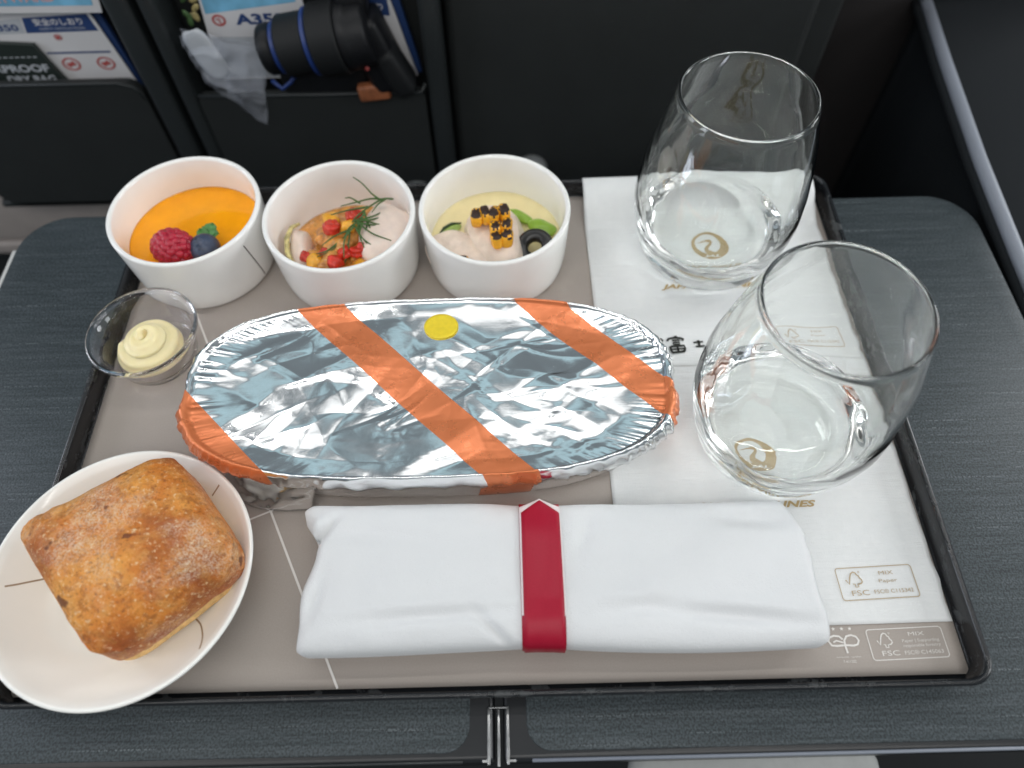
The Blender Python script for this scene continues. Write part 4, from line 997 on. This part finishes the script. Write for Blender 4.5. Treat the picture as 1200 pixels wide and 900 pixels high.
for i, x in enumerate(xs):
    u = i / (NX - 1)
    y, z = cloth_sec(x, ph)
    lf_ = np.clip(1 - u / 0.12, 0, 1); rt = np.clip((u - 0.88) / 0.12, 0, 1)
    yy = (y - 5.5) / 6.0
    xl = x + lf_ * (0.62 * np.exp(-((yy - 0.62) / 0.24) ** 2) - 0.35 * np.exp(-((yy - 1.0) / 0.16) ** 2) + 0.15 * np.exp(-((yy - 0.15) / 0.2) ** 2) + 0.06 * np.sin(yy * 9))
    xl = xl + rt * (0.05 * np.sin(yy * 13) - 0.22 - 0.55 * np.exp(-((yy - 1.0) / 0.18) ** 2) + 0.12 * np.exp(-((yy - 0.0) / 0.2) ** 2) - 0.12 * np.exp(-((yy - 0.62) / 0.08) ** 2))
    # round the ends over
    rnd = max(0, 1 - u / 0.022) ** 2 + max(0, (u - 0.978) / 0.022) ** 2
    zc = 1.15; yc = 8.5
    z = zc + (z - zc) * (1 - 0.28 * rnd); y = yc + (y - yc) * (1 - 0.05 * rnd)
    top = np.clip((z - 1.0) / 0.6, 0, 1)
    z = z + top * cloth_fold(xl, y)
    rings.append(np.stack([xl, y, np.maximum(0.06, z)], -1))
def inset(r, k, dx):
    c = r.mean(0); q = c + (r - c) * k; q[:, 0] = r[:, 0] + dx; return q
rings = [inset(rings[0], 0.25, 0.9), inset(rings[0], 0.6, 0.55), inset(rings[0], 0.82, 0.12)] + rings + [inset(rings[-1], 0.82, -0.12), inset(rings[-1], 0.6, -0.5), inset(rings[-1], 0.25, -0.8)]
V, F = loft(rings, True, True, True)
mesh('cloth', V, F, 'cloth', rollc)
BX0, BX1 = 0.13, 1.78
def band_strip(name, m, x0, x1, p0, p1, off, tip=False, lift=0.0, nx=9, npz=90, grow=0.0):
    pr = np.linspace(math.radians(p0), math.radians(p1), npz); R = []
    for k, p in enumerate(pr):
        w_ = 1.0
        dd = math.degrees(p) - p0
        if tip: w_ = min(1.0, max(0.01, k / 9.0))
        cx = (x0 + x1) / 2; xx = np.linspace(cx - (cx - x0) * w_, cx + (x1 - cx) * w_, nx)
        y, z = cloth_sec(xx, np.full(nx, p), off)
        y = y + lift * max(0, 1 - k / 14.0) ** 1.3
        z = z + cloth_fold(xx, y) * np.clip((z - 1.0) / 0.6, 0, 1) * 0.5
        R.append(np.stack([xx, y, z], -1))
    V, F = loft(R, False); return mesh(name, V, F, m, bandp if name != 'paper_band' else rollc, solid=0.02, label=None)
bandp = None
bandp = band_strip('paper_band', 'band', BX0, BX1, 8, 344, 0.045)
bandp['label'] = 'crimson paper band with a pointed overlapping end'
band_strip('band_edge', 'paper_edge', BX0 + 0.01, BX1 + 0.03, 33, 120, 0.075, True, 0.34)
band_strip('band_end', 'band', BX0 + 0.08, BX1 - 0.03, 36.5, 200, 0.105, True, 0.30)

# ------------------------------------------------------------------ tumblers of water
GL = [(10.47, 26.48), (11.76, 15.17)]
GH = 9.6; WZ = 2.15
go = smooth_prof([(2.7, 0.0), (3.1, 0.12), (3.42, 0.5), (3.72, 1.3), (3.97, 2.4), (4.08, 3.7), (3.95, 5.4), (3.55, 7.5), (3.03, GH - 0.085)], 6)
gi = smooth_prof([(2.88, GH - 0.085), (3.42, 7.5), (3.82, 5.4), (3.92, 3.7), (3.74, 2.5), (3.36, 1.7), (2.86, 1.2), (2.3, 0.98), (1.6, 0.92), (0.8, 0.91)], 6)
rw = float(np.interp(-WZ, [-z for r, z in gi], [r for r, z in gi]))
# the water closes the inside of the glass: below the water line the glass meets water, not air
gprof = [(0.01, 0.10), (1.5, 0.10), (2.4, 0.03)] + go + [(2.955 + 0.083 * math.cos(a_), GH - 0.08 + 0.083 * math.sin(a_)) for a_ in np.linspace(0.15, math.pi - 0.15, 11)] + [q for q in gi if q[1] > WZ + 0.02] + [(rw, WZ)]
wprof = [(0.01, WZ - 0.06), (rw * 0.6, WZ - 0.06), (rw - 0.2, WZ - 0.055), (rw - 0.08, WZ - 0.03), (rw, WZ)] + [q for q in gi if q[1] < WZ - 0.02] + [(0.01, 0.91)]
def m_iface():
    m = NT('water_against_glass'); g = m.n('ShaderNodeBsdfGlass'); g.inputs['IOR'].default_value = 1.333 / 1.5; g.inputs['Roughness'].default_value = 0.0
    m.l(g.outputs[0], m.out.inputs['Surface']); return m.m
M['water_glass'] = m_iface()
gname = ['clear stemless glass at the back of the tray, on the napkin with brush lettering', 'clear stemless glass nearer the viewer, leaning over the tray\'s right rim in view']
gname[1] = 'clear stemless glass beside the rolled cloth, in front of the other glass'
wname = ['still water in the farther stemless glass', 'still water in the glass beside the rolled cloth']
g0 = w0 = None
for k, (x, y) in enumerate(GL):
    zb = 0.16 if k == 0 else 0.11
    if g0 is None:
        def waver(V):
            # blown glass: the inside is not perfectly round
            V = np.array(V); dx = V[:, 0] - x; dy = V[:, 1] - y; r = np.hypot(dx, dy); t = np.arctan2(dy, dx); z = V[:, 2] - zb
            w_ = (0.022 * np.sin(3 * t + 1.3 * z) + 0.014 * np.sin(7 * t - 2.1 * z + 1) + 0.008 * np.sin(13 * t + 4 * z)) * np.clip((z - 0.85) / 0.5, 0, 1) * np.clip((9.3 - z) / 2.0, 0, 1) * np.clip(r - 1, 0, 1)
            k_ = 1 + w_ / np.maximum(r, 0.5); V[:, 0] = x + dx * k_; V[:, 1] = y + dy * k_; return V
        V, F = lathe(gprof, (x, y, zb), 128, True, False); V = waver(V)
        g0 = mesh('tumbler', V, F, 'glass', base=(x, y, zb))
        f0 = max(g0.data.polygons, key=lambda q: math.hypot(q.center.x, q.center.y))
        if f0.normal.x * f0.center.x + f0.normal.y * f0.center.y < 0: g0.data.flip_normals()
        V, F = lathe(wprof, (x, y, zb), 128); V = waver(V)
        idx = [0 if V[list(f)][:, 2].min() > zb + WZ - 0.061 else 1 for f in F]
        w0 = mesh('drinking_water', V, F, None, base=(x, y, zb + 0.9), mats=['water', 'water_glass'], midx=idx)
        g, wt = g0, w0
    else:
        g = g0.copy(); wt = w0.copy(); COL.objects.link(g); COL.objects.link(wt)
        g.location = Vector((x, y, zb)) * S; wt.location = Vector((x, y, zb + 0.9)) * S
    tag(g, gname[k], 'glass', 'stemless water glasses'); tag(wt, wname[k], 'water', 'water in the glasses')

# ------------------------------------------------------------------ things in the seat pockets
def sheet(name, label, cat, pts, y0, y1, m, group=None):
    V, F = poly_prism(pts, y0, y1); c = np.mean(np.array(pts), 0)
    o = mesh(name, V, F, m, base=(c[0], y1, min(p[1] for p in pts)), smooth=False); return tag(o, label, cat, group)
def flat(name, pts, y, m, parent):
    V = [(x, y, z) for x, z in pts]; return mesh(name, V, [tuple(range(len(V)))], m, parent, smooth=False)
br = sheet('brochure', 'pale blue brochure with white border above the safety card in the left pocket', 'brochure', [(-34, 5.95), (-23.05, 5.75), (-21.6, 12), (-34, 12)], 40.35, 40.5, 'card')
flat('printed_panel', [(-34, 6.35), (-23.35, 6.2), (-22.1, 11.8), (-34, 11.8)], 40.335, 'card_sky', br)
mesh('printed_lettering', *stand(text('SKYWARD', 4.0, 0.55, 0.02), -27.3, 40.32, 6.75), 'card_pink', br, smooth=False)
sc = sheet('safety_card', 'white safety card with a navy heading in the left pocket', 'safety card', [(-34, 0.2), (-23.4, 0.2), (-23.5, 1.1), (-24.2, 5.75), (-34, 5.4)], 40.95, 41.05, 'card')
flat('printed_panel', [(-28.45, 4.25), (-24.15, 4.3), (-24.35, 5.35), (-28.2, 5.2)], 40.93, 'card_blue', sc)
flat('printed_panel', [(-31, 4.2), (-28.55, 4.25), (-28.35, 5.15), (-31, 5.0)], 40.93, 'card_grey', sc)
mesh('printed_lettering', *stand(text('安全のしおり', 2.9, 0.46, 0.02), -26.25, 40.915, 4.93), 'card', sc, smooth=False)
mesh('printed_lettering', *stand(text('SAFETY INSTRUCTIONS', 2.7, 0.14, 0.01), -26.2, 40.915, 4.5), 'card_grey', sc, smooth=False)
mesh('printed_lettering', *stand(text('A350', 1.9, 0.42, 0.03), -29.7, 40.915, 4.62), 'card_blue', sc, smooth=False)
flat('printed_rule', [(-28.0, 2.86), (-24.1, 2.86), (-24.12, 2.98), (-28.0, 2.98)], 40.93, 'card_blue', sc)
for x, z in ((-26.9, 2.15), (-24.75, 2.15), (-26.75, 3.95)):
    r = 0.55 if z < 3 else 0.24
    R = [(x + r * math.cos(t), 40.92, z + r * 0.8 * math.sin(t)) for t in np.linspace(0, 2 * math.pi, 24, endpoint=False)]
    r2 = r * 0.78; R2 = [(x + r2 * math.cos(t), 40.92, z + r2 * 0.8 * math.sin(t)) for t in np.linspace(0, 2 * math.pi, 24, endpoint=False)]
    V = R + R2; F = [(k, (k + 1) % 24, 24 + (k + 1) % 24, 24 + k) for k in range(24)]
    b1 = box((x, 40.915, z), (r * 0.5, 0.004, 0.09), 0); b2 = box((x, 40.912, z), (0.07, 0.004, r * 0.45), 0, Matrix.Rotation(0.7, 3, 'Y'))
    mesh('printed_symbol', *join([(V, F), b1, b2]), 'card_red', sc, smooth=False)
sheet('blue_booklet', 'blue booklet edge showing behind the white safety card', 'booklet', [(-33, 0.2), (-23.3, 0.2), (-23.35, 1.0), (-23.75, 5.5), (-24.2, 6.4), (-33, 6.4)], 41.2, 41.5, 'card_blue')
po = sheet('pouch', 'dark green pouch with pale block lettering in the left pocket', 'pouch', [(-36, 0.4), (-27.2, 0.4), (-27.7, 1.45), (-28.3, 3.7), (-30.3, 3.85), (-36, 4.0)], 40.55, 40.85, 'pouch')
mesh('printed_lettering', *stand(text('WATERPROOF', 6.0, 0.52, 0.03), -31.15, 40.53, 2.2), 'card_grey', po, smooth=False)
mesh('printed_lettering', *stand(text('DRY BAG', 3.0, 0.5, 0.03), -29.6, 40.53, 1.45), 'card_grey', po, smooth=False)
mesh('seam_dash', *join([box((-34 + 0.36 * k, 40.54, 2.95), (0.11, 0.01, 0.025), 0) for k in range(16)]), 'card_grey', po, smooth=False)

ac = sheet('aircraft_card', 'card with a sky blue top and A350 heading behind the camera', 'safety card', [(-17.9, 0.8), (-12.0, 0.8), (-11.6, 5.65), (-12.1, 9.0), (-17.2, 9.0), (-17.75, 4.0)], 40.95, 41.05, 'card')
flat('printed_panel', [(-17.45, 5.15), (-12.0, 5.75), (-12.1, 8.9), (-17.2, 8.9)], 40.935, 'card_sky', ac)
flat('printed_panel', [(-17.9, 0.9), (-12.0, 0.9), (-11.95, 3.6), (-17.7, 3.7)], 40.935, 'card_grey', ac)
mesh('printed_lettering', *stand(text('A350', 3.0, 0.68, 0.04), -14.35, 40.92, 4.78), 'card_blue', ac, smooth=False)
mesh('printed_emblem', *stand(at(join([ribbon([(0.34 * math.cos(t), 0.30 * math.sin(t)) for t in np.linspace(0, 6.28, 24)], 0.13, 0), ribbon([(-0.15, 0.05), (0.05, 0.1), (0.02, -0.1), (0.1, -0.2)], 0.09, 0)]), 0, 0, 0), -16.8, 40.92, 4.75), 'card_red', ac, smooth=False)
sheet('white_booklet', 'blue and white booklet at the right of the middle pocket behind the camera', 'booklet', [(-9.6, 0.4), (-5.6, 0.4), (-5.9, 1.8), (-6.6, 5.4), (-6.9, 9), (-9.6, 9)], 41.4, 41.6, 'card')
wbk = COL.objects['white_booklet']
flat('printed_panel', [(-9.55, 4.6), (-6.75, 4.5), (-6.95, 8.9), (-9.55, 8.9)], 41.385, 'card_blue', wbk)
mesh('printed_lettering', *stand(text('のしおり', 2.1, 0.45, 0.02), -8.15, 41.37, 5.05), 'card', wbk, smooth=False)
sheet('blue_folder', 'navy folder edge standing against the right side of the middle pocket', 'folder', [(-10, 0.4), (-5.35, 0.4), (-5.5, 1.5), (-6.2, 5.6), (-6.3, 9), (-10, 9)], 41.75, 42.2, 'card_blue')
gl_ = empty('gold_ornament', 'green and gold leaf ornament at the left edge of the middle pocket', 'ornament', (-18.6, 41.0, 3.5))
for k in range(10):
    a = hashn(k, 3, 1); b = hashn(k, 5, 2)
    mesh('leaf', *sphere((-18.75 + 0.9 * a, 40.9 + 0.2 * b, 4.2 + 2.4 * b), (0.34, 0.08, 0.17), 10, 6, None, Matrix.Rotation(a * 6, 3, 'Y')), 'leaf_green' if k % 2 else 'gold_leaf', gl_)

cam = empty('camera_with_lens', 'black camera with a blue-ringed lens lying in the middle pocket', 'camera', (-9.5, 40.0, 1.0))
def barrel(name, prof, m):
    V, F = lathe(prof, (0, 0, 0), 48); a = math.radians(9)
    V = np.array(V); x = V[:, 2].copy(); r1 = V[:, 0].copy(); r2 = V[:, 1].copy()
    P = np.stack([-14.2 + x * math.cos(a) - r1 * math.sin(a), 39.6 + r2 * 0.95, 3.65 + x * math.sin(a) + r1 * math.cos(a)], -1)
    mesh(name, P, F, m, cam)
barrel('front_element', [(0.01, 0.35), (1.05, 0.3), (1.15, 0.0), (1.35, 0.0), (1.45, 0.15), (1.45, 0.85)], 'lens')
barrel('blue_ring', [(1.44, 0.86), (1.49, 0.88), (1.49, 1.1), (1.44, 1.12)], 'blue_ring')
barrel('focus_ring', [(1.48, 1.12)] + [(1.72 + 0.05 * (k % 2), 1.25 + 0.1 * k) for k in range(16)] + [(1.7, 2.9)], 'lens_rub')
barrel('blue_ring', [(1.86, 2.92), (1.92, 2.95), (1.92, 3.15), (1.86, 3.2)], 'blue_ring')
barrel('zoom_ring', [(1.85, 3.2)] + [(2.05 + 0.06 * (k % 2), 3.3 + 0.11 * k) for k in range(14)] + [(2.05, 4.9)], 'lens_rub')
barrel('lens_barrel', [(1.9, 4.9), (1.95, 5.0), (1.95, 5.5), (1.8, 5.6), (1.8, 6.4), (1.6, 6.6)], 'lens')
mesh('body', *box((-7.7, 40.3, 3.0), (1.1, 1.2, 2.4), 0.5, Matrix.Rotation(math.radians(-18), 3, 'Y')), 'lens', cam)
mesh('grip', *box((-6.7, 39.9, 2.0), (0.7, 1.0, 1.6), 0.45, Matrix.Rotation(math.radians(-24), 3, 'Y')), 'lens_rub', cam)
mesh('viewfinder', *box((-8.6, 40.4, 6.2), (0.9, 0.9, 0.7), 0.3), 'lens', cam)
mesh('record_button', *sphere((-8.3, 39.1, 2.6), (0.16, 0.1, 0.16), 12, 8), 'card_red', cam)
mesh('strap', *tube([(-14.4, 39.6, 1.6), (-13.8, 39.3, 1.2), (-13.2, 39.4, 1.6), (-12.8, 39.6, 2.0)], 0.13), 'blue_ring', cam)
mesh('lower_barrel', *box((-11.2, 40.4, 1.0), (2.8, 0.5, 1.2), 0.3), 'lens', cam)
lt = mesh('leather_case', *box((-8.2, 39.5, 0.75), (1.0, 0.35, 0.55), 0.2, Matrix.Rotation(math.radians(-6), 3, 'Y')), 'leather', base=(-8.2, 39.5, 0.3))
tag(lt, 'small brown leather piece at the bottom of the middle pocket', 'case')
# clear plastic bag hanging over the pocket edge
n = 44; gu, gv = np.meshgrid(np.linspace(0, 1, n), np.linspace(0, 1, n))
TL, TR_, BR_, BL_ = np.array([-18.9, 4.9]), np.array([-14.4, 4.1]), np.array([-15.6, -1.4]), np.array([-18.4, 1.6])
xx = (TL[0] * (1 - gu) + TR_[0] * gu) * (1 - gv) + (BL_[0] * (1 - gu) + BR_[0] * gu) * gv
zz = (TL[1] * (1 - gu) + TR_[1] * gu) * (1 - gv) + (BL_[1] * (1 - gu) + BR_[1] * gu) * gv
for nm2, o2, sd in (('front_film', 0.0, 3), ('rear_film', 0.45, 13)):
    yy = 39.25 + o2 - 0.55 * np.sin(gu * math.pi) * np.sin(gv * math.pi) * (1 - 2 * (o2 > 0)) + 0.9 * np.abs(fbm(gu * 2.6 + gv, gv * 2.4, sd, 2)) + 0.12 * fbm(gu * 7, gv * 5, sd + 3, 2)
    V = np.stack([xx + 0.2 * fbm(gu * 4, gv * 4, sd + 5, 2), yy, zz + 0.2 * fbm(gu * 4 + 7, gv * 4, sd + 9, 2)], -1).reshape(-1, 3)
    if nm2 == 'front_film':
        bag = empty('plastic_bag', 'crumpled clear plastic bag hanging over the middle pocket edge', 'plastic bag', (-16.8, 39.3, 1.0))
    mesh(nm2, V, grid(n, n), 'bag', bag)
mesh('white_packet', *sphere((-17.7, 39.5, 3.5), (0.75, 0.18, 1.6), 20, 14, cubelike(4, 0.03, 1.0), Matrix.Rotation(math.radians(-16), 3, 'Y')), 'card_grey', bag)
